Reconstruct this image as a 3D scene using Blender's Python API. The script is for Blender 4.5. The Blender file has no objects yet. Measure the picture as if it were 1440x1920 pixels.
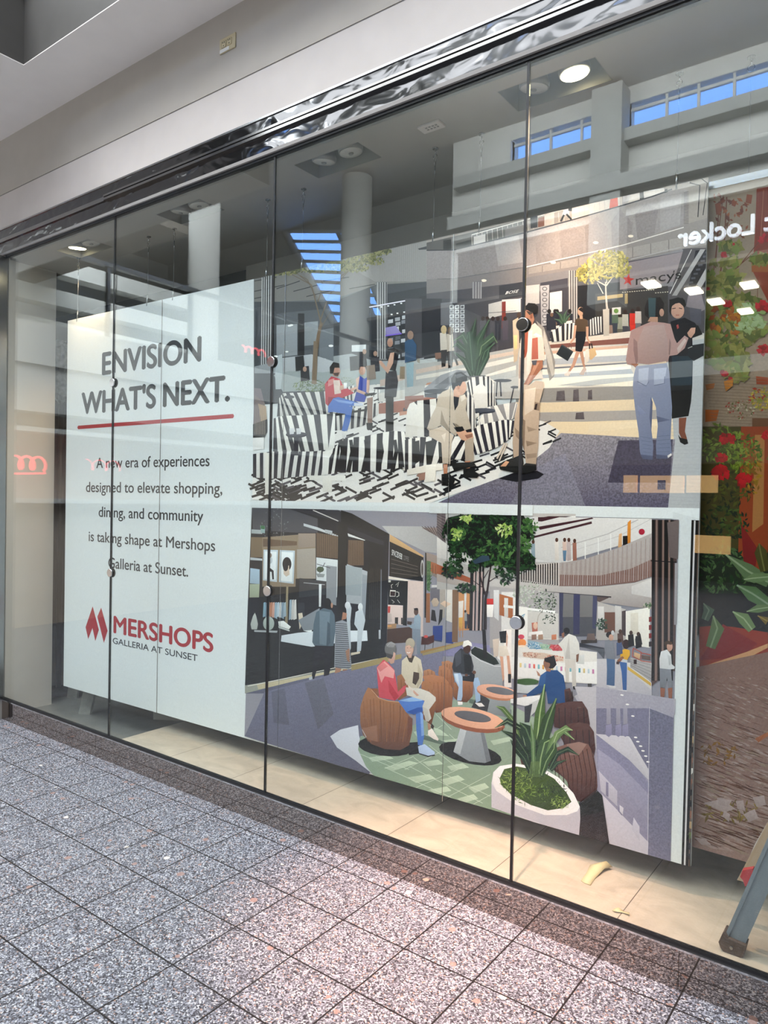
import bpy, bmesh, math, random
from mathutils import Vector, Matrix
import numpy as np
SC = bpy.context.scene
COL = SC.collection

# ------------------------------------------------------------------ camera
FPX, YAW, PITCH, ROLL = 1366.97, 0.642977, -0.0160356, 0.0188465     # focal length in pixels of a 1440x1920 frame
CAM = Vector((0.0, -2.7011, 1.7195))
_F = Vector((-math.sin(YAW)*math.cos(PITCH), math.cos(YAW)*math.cos(PITCH), math.sin(PITCH)))
_R = Vector((math.cos(YAW), math.sin(YAW), 0)); _U = _R.cross(_F)
CR = _R*math.cos(ROLL)+_U*math.sin(ROLL); CU = -_R*math.sin(ROLL)+_U*math.cos(ROLL)
cd = bpy.data.cameras.new('camera'); cam = bpy.data.objects.new('camera', cd); COL.objects.link(cam)
cd.sensor_fit = 'VERTICAL'; cd.sensor_height = 36.0; cd.lens = FPX/1920*36.0; cd.clip_start = 0.05; cd.clip_end = 200
M = Matrix.Identity(4)
for i in range(3): M[i][0], M[i][1], M[i][2], M[i][3] = CR[i], CU[i], -_F[i], CAM[i]
cam.matrix_world = M; SC.camera = cam

# ------------------------------------------------------------------ world, lights, exposure
SC.view_settings.view_transform = 'Standard'; SC.view_settings.look = 'None'
SC.view_settings.exposure = 0.0; SC.view_settings.gamma = 1.0
try: SC.view_settings.use_curve_mapping = False
except Exception: pass
W = bpy.data.worlds.new('sky'); SC.world = W; W.use_nodes = True
bg = W.node_tree.nodes['Background']; bg.inputs[0].default_value = (0.19, 0.41, 1.0, 1); bg.inputs[1].default_value = 13
def area(name, loc, sx, sy, power, color, rot=(0, 0, 0)):
    l = bpy.data.lights.new(name, 'AREA'); l.shape = 'RECTANGLE'; l.size = sx; l.size_y = sy; l.energy = power; l.color = color
    o = bpy.data.objects.new(name, l); COL.objects.link(o); o.location = loc; o.rotation_euler = rot; return o
def spot(name, loc, to, power, color, size, blend, rad):
    l = bpy.data.lights.new(name, 'SPOT'); l.energy = power; l.color = color; l.spot_size = math.radians(size); l.spot_blend = blend; l.shadow_soft_size = rad
    o = bpy.data.objects.new(name, l); COL.objects.link(o); o.location = loc
    o.rotation_euler = (Vector(to)-Vector(loc)).to_track_quat('-Z', 'Y').to_euler(); return o
area('atrium_skylight', (-3.5, -5.4, 10.2), 15, 8, 1950, (0.94, 0.965, 1.0))          # the glazed roof over the mall
area('facade_fill', (-3, -9.6, 9.9), 13, 1.6, 1700, (0.97, 0.99, 1.0), (math.radians(-55), 0, 0))   # added fill lamp, not an opening: brightens the opposite facade
area('corridor_skylight', (-13.5, -5, 9.6), 6, 7.5, 2300, (0.90, 0.96, 1.0))

area('left_wall_fill', (-5.8, -3.8, 9.6), 3, 4.4, 900, (0.95, 0.98, 1.0), (0, math.radians(50), 0))  # unseen fill lamp added and tilted to brighten the left wall
spot('floor_pool_fill', (-1.1, -2.4, 8.5), (-1.52, -.24, 0), 8600, (1, .55, .42), 14, 1.0, .12)  # added spot without a fixture, makes the warm pool on the floor
# ------------------------------------------------------------------ helpers
def lin(c): return tuple(((v/255)/12.92 if v/255 <= .04045 else ((v/255+.055)/1.055)**2.4) for v in c)
def ray(px, py): return _F*FPX+CR*(px-720)-CU*(py-960)
def on_plane(px, py, n, d):
    r = ray(px, py); return CAM+r*((d-n.dot(CAM))/n.dot(r))
def mat(name, color, rough=.6, metal=0, spec=.5, var=.06, vscale=6, bump=0, bscale=200, emit=0, ecol=None):
    m = bpy.data.materials.new(name); m.use_nodes = True; N = m.node_tree.nodes; L = m.node_tree.links
    b = N['Principled BSDF']; b.inputs['Roughness'].default_value = rough; b.inputs['Metallic'].default_value = metal
    b.inputs['Specular IOR Level'].default_value = spec
    t = N.new('ShaderNodeTexCoord'); n = N.new('ShaderNodeTexNoise'); n.inputs['Scale'].default_value = vscale; n.inputs['Detail'].default_value = 4
    L.new(t.outputs['Object'], n.inputs['Vector'])
    r = N.new('ShaderNodeValToRGB'); c = lin(color)
    r.color_ramp.elements[0].position = .3; r.color_ramp.elements[1].position = .7
    r.color_ramp.elements[0].color = tuple(v*(1-var) for v in c)+(1,); r.color_ramp.elements[1].color = tuple(min(1, v*(1+var)) for v in c)+(1,)
    L.new(n.outputs['Fac'], r.inputs['Fac']); L.new(r.outputs['Color'], b.inputs['Base Color'])
    if bump:
        n2 = N.new('ShaderNodeTexNoise'); n2.inputs['Scale'].default_value = bscale; n2.inputs['Detail'].default_value = 3
        bp = N.new('ShaderNodeBump'); bp.inputs['Strength'].default_value = bump; bp.inputs['Distance'].default_value = .01
        L.new(t.outputs['Object'], n2.inputs['Vector']); L.new(n2.outputs['Fac'], bp.inputs['Height']); L.new(bp.outputs['Normal'], b.inputs['Normal'])
    if emit:
        b.inputs['Emission Color'].default_value = (ecol or c)[:3]+(1,); b.inputs['Emission Strength'].default_value = emit
    return m
class MB:
    def __init__(s): s.bm = bmesh.new()
    def box(s, a, b, bev=0):
        x0, y0, z0 = [min(p, q) for p, q in zip(a, b)]; x1, y1, z1 = [max(p, q) for p, q in zip(a, b)]
        v = [s.bm.verts.new(p) for p in [(x0,y0,z0),(x1,y0,z0),(x1,y1,z0),(x0,y1,z0),(x0,y0,z1),(x1,y0,z1),(x1,y1,z1),(x0,y1,z1)]]
        f = [s.bm.faces.new([v[i] for i in q]) for q in [(0,3,2,1),(4,5,6,7),(0,1,5,4),(1,2,6,5),(2,3,7,6),(3,0,4,7)]]
        if bev:
            es = list({e for q in f for e in q.edges}); bmesh.ops.bevel(s.bm, geom=es, offset=bev, segments=2, profile=.5, affect='EDGES')
        return s
    def hexa(s, p):   # eight corners: bottom ring then top ring
        v = [s.bm.verts.new(q) for q in p]
        for q in [(0,3,2,1),(4,5,6,7),(0,1,5,4),(1,2,6,5),(2,3,7,6),(3,0,4,7)]: s.bm.faces.new([v[i] for i in q])
        return s
    def prism(s, poly, thick):   # poly: list of Vector, extruded by vector thick
        t = Vector(thick); a = [s.bm.verts.new(p) for p in poly]; b = [s.bm.verts.new(Vector(p)+t) for p in poly]; n = len(a)
        s.bm.faces.new(a[::-1]); s.bm.faces.new(b)
        for i in range(n): s.bm.faces.new([a[i], a[(i+1)%n], b[(i+1)%n], b[i]])
        return s
    def tube(s, pts, r, seg=10, caps=True):
        pts = [Vector(p) for p in pts]; rings = []
        for i, p in enumerate(pts):
            d = (pts[min(i+1, len(pts)-1)]-pts[max(i-1, 0)]).normalized()
            u = d.orthogonal().normalized() if i == 0 else (u-d*u.dot(d)).normalized()
            w = d.cross(u); rr = r[i] if isinstance(r, (list, tuple)) else r
            rings.append([s.bm.verts.new(p+(u*math.cos(2*math.pi*k/seg)+w*math.sin(2*math.pi*k/seg))*rr) for k in range(seg)])
        for a, b in zip(rings, rings[1:]):
            for k in range(seg):
                f = s.bm.faces.new([a[k], a[(k+1)%seg], b[(k+1)%seg], b[k]]); f.smooth = True
        if caps: s.bm.faces.new(rings[0][::-1]); s.bm.faces.new(rings[-1])
        return s
    def build(s, name, m, parent=None):
        bmesh.ops.recalc_face_normals(s.bm, faces=s.bm.faces)
        me = bpy.data.meshes.new(name); s.bm.to_mesh(me); s.bm.free(); me.materials.append(m)
        o = bpy.data.objects.new(name, me); COL.objects.link(o)
        if parent:
            o.parent = parent; o.matrix_parent_inverse = Matrix.Translation(parent.location).inverted() if parent.type == 'EMPTY' else Matrix.Identity(4)
        return o
def struct(o): o['kind'] = 'structure'; return o
def tag(o, label, cat, group=None):
    o['label'] = label; o['category'] = cat
    if group: o['group'] = group
    return o
def empty(name, loc, label, cat, group=None):
    o = bpy.data.objects.new(name, None); COL.objects.link(o); o.location = loc; o.empty_display_size = .1
    return tag(o, label, cat, group)
def sbox(name, a, b, m, parent=None): return struct(MB().box(a, b).build(name, m, parent)) if not parent else MB().box(a, b).build(name, m, parent)

# ------------------------------------------------------------------ key dimensions (metres)
XL, XR = -5.62, 1.54; J = [-4.2104, -2.7736, -1.3367, 0.1001]           # glass from corner to beyond the frame, joints
ZB, ZT, ZC = 0.151, 3.497, 3.484                                        # glass foot, glass head, shop ceiling

# ------------------------------------------------------------------ materials
def granite():
    m = bpy.data.materials.new('granite_tiles'); m.use_nodes = True; N = m.node_tree.nodes; L = m.node_tree.links; b = N['Principled BSDF']
    t = N.new('ShaderNodeTexCoord'); sp = N.new('ShaderNodeSeparateXYZ'); L.new(t.outputs['Object'], sp.inputs[0])
    def math_(op, a, bb=None):
        n = N.new('ShaderNodeMath'); n.operation = op
        for i, v in enumerate((a, bb)):
            if v is None: continue
            if isinstance(v, (int, float)): n.inputs[i].default_value = v
            else: L.new(v, n.inputs[i])
        return n.outputs[0]
    fx = math_('PINGPONG', math_('ADD', sp.outputs[0], 4.0156+30.5), .1525); fy = math_('PINGPONG', math_('ADD', sp.outputs[1], .1118+30.5), .1525)
    grout = math_('LESS_THAN', math_('MINIMUM', fx, fy), .0034)
    v1 = N.new('ShaderNodeTexVoronoi'); v1.inputs['Scale'].default_value = 190; L.new(t.outputs['Object'], v1.inputs['Vector'])
    s2 = N.new('ShaderNodeSeparateColor'); L.new(v1.outputs['Color'], s2.inputs[0])
    r1 = N.new('ShaderNodeValToRGB'); r1.color_ramp.interpolation = 'CONSTANT'; e = r1.color_ramp.elements
    e[0].position = 0; e[0].color = lin((62, 60, 66))+(1,); e[1].position = .2; e[1].color = lin((102, 104, 112))+(1,)
    for p, c in ((.4, (130, 134, 144)), (.62, (170, 175, 188)), (.82, (218, 222, 228)), (.96, (190, 160, 146))):
        x = e.new(p); x.color = lin(c)+(1,)
    L.new(s2.outputs[0], r1.inputs['Fac'])
    n1 = N.new('ShaderNodeTexNoise'); n1.inputs['Scale'].default_value = 260; n1.inputs['Detail'].default_value = 3; L.new(t.outputs['Object'], n1.inputs['Vector'])
    mr = N.new('ShaderNodeMapRange'); mr.inputs[1].default_value = .3; mr.inputs[2].default_value = .7; mr.inputs[3].default_value = .31; mr.inputs[4].default_value = .86
    L.new(n1.outputs['Fac'], mr.inputs[0])
    mul = N.new('ShaderNodeMix'); mul.data_type = 'RGBA'; mul.blend_type = 'MULTIPLY'; mul.inputs[0].default_value = 1
    L.new(r1.outputs['Color'], mul.inputs[6]); L.new(mr.outputs[0], mul.inputs[7])
    # sparse larger reddish and cream pebbles
    n3 = N.new('ShaderNodeTexNoise'); n3.inputs['Scale'].default_value = 60; L.new(t.outputs['Object'], n3.inputs['Vector'])
    mixv = N.new('ShaderNodeMix'); mixv.data_type = 'VECTOR'; mixv.inputs[0].default_value = .012; L.new(t.outputs['Object'], mixv.inputs[4]); L.new(n3.outputs['Color'], mixv.inputs[5])
    v2 = N.new('ShaderNodeTexVoronoi'); v2.inputs['Scale'].default_value = 17; L.new(mixv.outputs[1], v2.inputs['Vector'])
    s3 = N.new('ShaderNodeSeparateColor'); L.new(v2.outputs['Color'], s3.inputs[0])
    near = math_('LESS_THAN', v2.outputs['Distance'], math_('MULTIPLY', s3.outputs[1], .3)); pick = math_('GREATER_THAN', s3.outputs[0], .80)
    r2 = N.new('ShaderNodeValToRGB'); r2.color_ramp.interpolation = 'CONSTANT'; r2.color_ramp.elements[0].color = lin((146, 120, 112))+(1,)
    r2.color_ramp.elements[1].position = .72; r2.color_ramp.elements[1].color = lin((228, 218, 200))+(1,); L.new(s3.outputs[2], r2.inputs['Fac'])
    mp = N.new('ShaderNodeMix'); mp.data_type = 'RGBA'; L.new(math_('MULTIPLY', math_('MULTIPLY', near, pick), .85), mp.inputs[0]); L.new(mul.outputs[2], mp.inputs[6]); L.new(r2.outputs['Color'], mp.inputs[7])
    mg = N.new('ShaderNodeMix'); mg.data_type = 'RGBA'; L.new(grout, mg.inputs[0]); L.new(mp.outputs[2], mg.inputs[6]); mg.inputs[7].default_value = lin((30, 27, 27))+(1,)
    L.new(mg.outputs[2], b.inputs['Base Color']); b.inputs['Roughness'].default_value = .5; b.inputs['Specular IOR Level'].default_value = .25
    bp = N.new('ShaderNodeBump'); bp.inputs['Strength'].default_value = .25; bp.inputs['Distance'].default_value = .002
    L.new(math_('SUBTRACT', 1, grout), bp.inputs['Height']); L.new(bp.outputs['Normal'], b.inputs['Normal'])
    return m
def travertine(joint0, step, base=(190, 178, 160)):
    m = mat('travertine', base, .35, var=.12, vscale=3); N = m.node_tree.nodes; L = m.node_tree.links; b = N['Principled BSDF']
    t = N.new('ShaderNodeTexCoord'); sp = N.new('ShaderNodeSeparateXYZ'); L.new(t.outputs['Object'], sp.inputs[0])
    a = N.new('ShaderNodeMath'); a.operation = 'ADD'; a.inputs[1].default_value = -joint0+step*40; L.new(sp.outputs[0], a.inputs[0])
    p = N.new('ShaderNodeMath'); p.operation = 'PINGPONG'; p.inputs[1].default_value = step/2; L.new(a.outputs[0], p.inputs[0])
    l = N.new('ShaderNodeMath'); l.operation = 'LESS_THAN'; l.inputs[1].default_value = .0018; L.new(p.outputs[0], l.inputs[0])
    n = N.new('ShaderNodeTexNoise'); n.inputs['Scale'].default_value = 5; n.inputs['Detail'].default_value = 9; n.inputs['Distortion'].default_value = 1.2
    mpg = N.new('ShaderNodeMapping'); mpg.inputs['Scale'].default_value = (1, 1.7, 1); L.new(t.outputs['Object'], mpg.inputs[0]); L.new(mpg.outputs[0], n.inputs['Vector'])
    r = N.new('ShaderNodeValToRGB'); c = lin(base); r.color_ramp.elements[0].position = .33; r.color_ramp.elements[1].position = .66
    r.color_ramp.elements[0].color = tuple(v*.82 for v in c)+(1,); r.color_ramp.elements[1].color = tuple(min(1, v*1.05) for v in c)+(1,); L.new(n.outputs['Fac'], r.inputs['Fac'])
    mx = N.new('ShaderNodeMix'); mx.data_type = 'RGBA'; L.new(l.outputs[0], mx.inputs[0]); L.new(r.outputs['Color'], mx.inputs[6]); mx.inputs[7].default_value = lin((96, 84, 72))+(1,)
    L.new(mx.outputs[2], b.inputs['Base Color']); return m
def glass():
    m = bpy.data.materials.new('shop_glass'); m.use_nodes = True; N = m.node_tree.nodes; L = m.node_tree.links
    N.remove(N['Principled BSDF']); out = N['Material Output']
    tr = N.new('ShaderNodeBsdfTransparent'); tr.inputs[0].default_value = (.955, .975, .968, 1)
    gl = N.new('ShaderNodeBsdfGlossy'); gl.inputs['Roughness'].default_value = 0; gl.inputs['Color'].default_value = (.97, 1, 1, 1)
    g = N.new('ShaderNodeNewGeometry'); d = N.new('ShaderNodeVectorMath'); d.operation = 'DOT_PRODUCT'; L.new(g.outputs['Normal'], d.inputs[0]); L.new(g.outputs['Incoming'], d.inputs[1])
    def mm(op, a, b):
        n = N.new('ShaderNodeMath'); n.operation = op
        for i, v in enumerate((a, b)):
            if isinstance(v, (int, float)): n.inputs[i].default_value = v
            elif v is not None: L.new(v, n.inputs[i])
        return n.outputs[0]
    F = mm('ADD', mm('MULTIPLY', mm('POWER', mm('SUBTRACT', 1, mm('ABSOLUTE', d.outputs['Value'], None)), 5), .955), .045)
    mx = N.new('ShaderNodeMixShader'); L.new(F, mx.inputs[0]); L.new(tr.outputs[0], mx.inputs[1]); L.new(gl.outputs[0], mx.inputs[2]); L.new(mx.outputs[0], out.inputs[0])
    return m
def rippled():
    m = mat('polished_steel_sheet', (98, 98, 99), .12, 1, var=.03); N = m.node_tree.nodes; L = m.node_tree.links; b = N['Principled BSDF']
    t = N.new('ShaderNodeTexCoord'); mp = N.new('ShaderNodeMapping'); mp.inputs['Scale'].default_value = (5.5, 3, 9); L.new(t.outputs['Object'], mp.inputs[0])
    n = N.new('ShaderNodeTexNoise'); n.inputs['Scale'].default_value = 1.0; n.inputs['Detail'].default_value = 1.5; n.inputs['Distortion'].default_value = .7; L.new(mp.outputs[0], n.inputs['Vector'])
    bp = N.new('ShaderNodeBump'); bp.inputs['Strength'].default_value = .4; bp.inputs['Distance'].default_value = .025; L.new(n.outputs['Fac'], bp.inputs['Height']); L.new(bp.outputs['Normal'], b.inputs['Normal'])
    return m
m_white = mat('white_painted_plaster', (206, 199, 193), .7, var=.03, bump=.05)
m_white2 = mat('off_white_painted_plaster', (184, 178, 168), .7, var=.03, bump=.05)
m_grey = mat('grey_painted_plaster', (150, 146, 142), .7, var=.05)
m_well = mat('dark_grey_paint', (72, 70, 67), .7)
m_black = mat('black_rubber', (16, 17, 20), .5)
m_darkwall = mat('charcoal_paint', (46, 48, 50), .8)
m_shopwall = mat('shop_wall_paint', (176, 174, 168), .8, var=.04)
m_ceil = mat('shop_ceiling_paint', (166, 161, 153), .85, var=.03)
m_steel = mat('brushed_steel', (170, 170, 170), .25, 1, var=.04)
m_chrome = mat('chrome', (215, 215, 215), .08, 1, var=.01)
m_kick = mat('tinted_mirror_steel', (168, 158, 152), .035, 1, var=.03)
m_alu = mat('grey_aluminium', (150, 160, 164), .4, .7, var=.05)
m_rail = mat('steel_track', (140, 138, 136), .2, 1, var=.05)
M_granite, M_glass, M_rip = granite(), glass(), rippled()
M_trav = travertine(-0.911, .543)
m_low = mat('dark_stone_floor', (120, 120, 116), .4, var=.12, vscale=8)

# ------------------------------------------------------------------ the setting: mall side
sbox('floor', (-24, -19, -.2), (9, 0.02, 0), M_granite)
xs = [XL, -4.35, -.675, XR]
for i in range(3): sbox('trim_%d' % (1+i), (xs[i]+.001, -.006, 0), (xs[i+1]-.001, .01, ZB-.006), m_kick)   # mirror kick plates
sbox('trim_4', (XL, -.012, ZB-.006), (XR, .012, ZB+.001), m_chrome)            # bright sill strip
sbox('trim_5', (XL, -.008, ZB+.001), (XR, .012, ZB+.016), m_black)             # glazing gasket at the foot
PX = [XL]+J+[XR]
for i in range(5):
    g = struct(MB().box((PX[i]+.006, -.005, ZB+.016), (PX[i+1]-.006, .005, ZT+.012)).build('window_%d' % (i+1), M_glass))
    if i < 4: MB().box((PX[i+1]-.0055, -.005, ZB+.016), (PX[i+1]+.0055, .005, ZT)).build('silicone_joint', m_black, g)
# head of the glass, from the gasket up
sbox('trim_6', (XL, -.012, ZT), (XR, .02, 3.512), m_black)
sbox('trim_7', (XL-.6, -.025, 3.512), (XR, .02, 3.530), m_grey)
sbox('trim_8', (XL-.6, -.020, 3.530), (XR, .02, 3.608), M_rip)
sbox('trim_9', (XL-.6, -.030, 3.610), (-4.298, .02, 3.636), m_rail)
sbox('trim_10', (-4.290, -.040, 3.608), (XR, .02, 3.622), m_rail)
sbox('trim_11', (-4.290, -.030, 3.622), (XR, .02, 3.630), m_black)
sbox('trim_12', (-4.290, -.040, 3.630), (XR, .02, 3.642), m_rail)
sbox('trim_13', (XL-.6, -.020, 3.644), (XR, .02, 3.706), M_rip)
sbox('trim_14', (XL-.6, -.026, 3.706), (XR, .02, 3.716), m_steel)
sbox('wall_front', (XL-1.6, -.020, 3.716), (XR+2, .05, 3.966), m_white)        # lower fascia
sbox('trim_15', (XL-1.6, -.016, 3.966), (XR+2, .05, 3.974), m_grey)            # shadow groove
sbox('wall_front.001', (XL-1.6, -.020, 3.974), (XR+2, .05, 4.385), m_white2)   # upper fascia
b = MB()                                                                       # soffit with the roof well cut out of it
b.box((-9, -.41, 4.385), (XR+2, .05, 4.39)); b.box((-9, -1.7, 4.385), (-4.585, -.41, 4.39)); struct(b.build('ceiling', mat('soffit_white_paint', (242, 238, 233), .7, var=.02)))
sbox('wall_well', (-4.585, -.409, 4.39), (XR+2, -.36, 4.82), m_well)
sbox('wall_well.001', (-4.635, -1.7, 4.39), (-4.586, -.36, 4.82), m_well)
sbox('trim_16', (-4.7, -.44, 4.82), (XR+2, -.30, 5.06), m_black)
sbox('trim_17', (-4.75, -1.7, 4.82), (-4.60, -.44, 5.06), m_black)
sbox('wall_pier', (-7.2, -.075, 0), (XL, .3, 3.505), m_grey)
sbox('baseboard_pier', (-7.2, -.085, 0), (XL+.006, -.06, .13), mat('grey_vinyl_baseboard', (92, 90, 92), .5))
sbox('trim_18', (XL, -.07, ZB), (XL+.008, 0, ZT), m_steel)
# ------------------------------------------------------------------ the mall across the way (seen in the glass)
Y0 = -13.0
m_fac = mat('facade_white_paint', (222, 222, 218), .7, var=.02)
m_fac2 = mat('facade_grey_paint', (176, 178, 176), .7, var=.02)
m_fdark = mat('shopfront_dark', (52, 50, 50), .6, var=.1)
m_fmid = mat('shopfront_taupe', (120, 112, 104), .6, var=.08)
b = MB()                                                        # facade with a strip of clerestory windows left open to the sky
b.box((-9.6, Y0-.3, 9.45), (9, Y0, 9.76)); b.box((-9.6, Y0-.3, 10.33), (9, Y0, 11.4))
b.box((-9.6, Y0-.3, 8.62), (9, Y0, 9.45)); b.box((-9.6, Y0-.3, 9.76), (-8.15, Y0, 10.33)); b.box((-6.03, Y0-.3, 9.76), (-5.37, Y0, 10.33))
struct(b.build('wall_opposite', m_fac))
sbox('trim_20', (-9.58, Y0-.1, 9.40), (9, Y0+.35, 9.66), m_fac2)
sbox('trim_21', (-9.0, Y0-.1, 9.68), (-8.15, Y0+.1, 10.3), m_fac)
sbox('wall_opposite.001', (-9.6, Y0-.2, 8.33), (9, Y0+.55, 8.64), m_fac2)
sbox('wall_opposite.002', (-9.6, Y0-.2, 8.13), (9, Y0+.30, 8.33), m_fac)
sbox('wall_opposite.003', (-9.6, Y0-.2, 7.9), (9, Y0+.10, 8.13), m_fac)
sbox('trim_22', (-6.03, Y0-.1, 6), (-5.37, Y0+.5, 10.6), m_fac2)              # pier between the window strips
for i, x in enumerate([-7.74, -7.21, -6.47, -4.62, -3.99, -3.32, -2.65, -2.0]): sbox('window_%d' % (10+i), (x-.025, Y0-.12, 9.76), (x+.025, Y0-.05, 10.33), m_fac)
sbox('window_20', (-8.15, Y0-.13, 10.18), (-6.03, Y0-.06, 10.24), m_fac); sbox('window_21', (-5.37, Y0-.13, 10.18), (9, Y0-.06, 10.24), m_fac)
sbox('wall_opposite.004', (-9.6, Y0-.25, 6.7), (9, Y0, 7.9), m_fdark)           # sign band
sbox('wall_opposite.005', (-24, Y0-5, 4.4), (9, Y0-4.8, 6.7), m_fmid)
sbox('ceiling.001', (-24, Y0-5, 6.62), (9, Y0, 6.7), m_fmid)
sbox('floor.001', (-24, Y0-5, 4.1), (9, Y0+1.6, 4.4), m_fac2)
sbox('wall_opposite.006', (-24, Y0-.5, 2.6), (9, Y0, 4.1), m_fmid)
sbox('wall_opposite.007', (-24, Y0-2.4, 0), (9, Y0-2.2, 4.2), m_fdark)
sbox('wall_right', (9, -19, 0), (9.2, 0, 11.4), m_fac2); sbox('wall_far', (-24.3, -19, 0), (-24, 0, 10.9), m_fac2)
b = MB(); b.box((-24, Y0-2.2, 10.7), (-9.6, 0.5, 10.9)); b.box((-9.6, Y0-.3, 10.7), (9, 0.5, 10.9)); struct(b.build('ceiling.002', m_fac2))
sbox('wall_upper', (-24, .05, 4.44), (9, .3, 10.9), m_fac2); sbox('wall_leftside', (-24, -.05, 0), (-7.2, .3, 10.9), m_fac2)
# sloping skylight over the side court, bars over open sky
sk = MB()
A, Bp, Cc, Dd = Vector((-17.6, -14.95, 10.7)), Vector((-14.7, -14.95, 10.1)), Vector((-12.6, -14.95, 5.8)), Vector((-14.6, -14.95, 6.2))
for k in range(13):
    t = k/12; p = A.lerp(Dd, t); q = Bp.lerp(Cc, t); sk.tube([p, q], .06, 6)
sk.tube([A, Dd], .12, 6); sk.tube([Bp, Cc], .10, 6); sk.tube([A.lerp(Bp, .8), Dd.lerp(Cc, .8)], .07, 6)
struct(sk.build('window_30', m_fac))
for i, (x, y, r) in enumerate([(-12.9, -13.0, .42), (-10.8, -6.05, .28)]):
    o = MB().tube([(x, y, 0), (x, y, 10.6)], r, 24).build('trim_%d' % (30+i), m_fac); struct(o)
sbox('ceiling.005', (-24, -6, 6.6), (-11.2, 0, 6.75), m_fmid)
# walls round the skylight
wl = MB()
for q in ([(-24, 4.4), (-14.6, 4.4), (-14.6, 6.2), (-17.6, 10.7), (-24, 10.7)], [(-14.6, 4.4), (-12.6, 4.4), (-12.6, 5.8), (-14.6, 6.2)],
          [(-12.6, 4.4), (-9.6, 4.4), (-9.6, 10.75), (-14.7, 10.75), (-14.7, 10.1), (-12.6, 5.8)], [(-17.6, 10.7), (-14.7, 10.1), (-14.7, 10.75), (-17.6, 10.75)]):
    wl.prism([Vector((x, -15, z)) for x, z in q], (0, -.1, 0))
struct(wl.build('wall_court', m_fac2)); sbox('wall_court.001', (-9.8, -15.2, 4.4), (-9.6, Y0, 10.7), m_fac)
sbox('wall_court.002', (-24, -16.2, 0), (-9.6, -16, 5.4), m_fmid)
# balcony and storefronts on the left, a wall running away from the glass
sbox('wall_left', (-9.3, -12, 2.75), (-9.0, -.4, 3.34), m_fac); sbox('wall_left.001', (-9.34, -12, 3.34), (-8.96, -.4, 3.86), m_fac)
sbox('wall_left.002', (-9.5, -12, 0), (-9.3, -.4, 2.75), mat('shopfront_beige', (206, 190, 176), .6, var=.05))
sbox('trim_40', (-9.30, -12, 2.50), (-9.02, -.4, 2.56), m_fac); sbox('trim_41', (-9.30, -12, 1.60), (-9.15, -.4, 1.66), m_fac)
rl = MB(); rl.box((-9.20, -12, 4.86), (-9.12, -.4, 4.92)); [rl.box((-9.19, y, 3.86), (-9.13, y+.05, 4.9)) for y in np.arange(-11.5, -.4, 1.4)]
struct(rl.build('trim_42', m_steel))
sbox('wall_left.003', (-16.5, -12, 0), (-16.3, -.4, 4.4), m_fmid); sbox('floor.002', (-16.5, -12, 3.7), (-9.34, -.4, 3.86), m_fac2)
for i, z in enumerate((5.2, 5.9, 6.6)): sbox('trim_%d' % (44+i), (-16, -9.5, z), (-15.6, -.4, z+.35), m_fac)
# shop sign over the opposite storefront
def text_mesh(name, txt, size, extrude=0, offset=0, align='LEFT', spacing=1, mono=None):
    c = bpy.data.curves.new(name, 'FONT'); c.body = txt; c.size = size; c.extrude = extrude; c.offset = offset; c.align_x = align; c.space_character = spacing
    o = bpy.data.objects.new(name, c); COL.objects.link(o); bpy.context.view_layer.update()
    me = bpy.data.meshes.new_from_object(o.evaluated_get(bpy.context.evaluated_depsgraph_get())); COL.objects.unlink(o); bpy.data.objects.remove(o); bpy.data.curves.remove(c)
    return me
m_sign = mat('lit_white_letters', (240, 244, 255), .5, emit=4.2, ecol=(.85, .9, 1))
me = text_mesh('letters', 'Foot Locker', .5, .04)
xs = [v.co.x for v in me.vertices]; ys = [v.co.y for v in me.vertices]
kx = 2.52/(max(xs)-min(xs))
for v in me.vertices: v.co = Vector((-4.27+(max(xs)-v.co.x)*kx, Y0+.12+v.co.z, 7.02+v.co.y*.36/max(ys)))
me.flip_normals(); me.materials.append(m_sign)
bs = bmesh.new(); bs.from_mesh(me); src = bs.faces[:]
for dx, dz in ((-.008, 0), (.008, 0), (0, .007)):                      # heavy strokes
    g = bmesh.ops.duplicate(bs, geom=src); bmesh.ops.translate(bs, vec=(dx, .001+abs(dz)*.1, dz), verts=[v for v in g['geom'] if isinstance(v, bmesh.types.BMVert)])
bs.to_mesh(me); bs.free()
o = bpy.data.objects.new('shop_sign', me); COL.objects.link(o); tag(o, 'white lit shop name lettering mirrored in the glass at upper right', 'sign')
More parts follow.
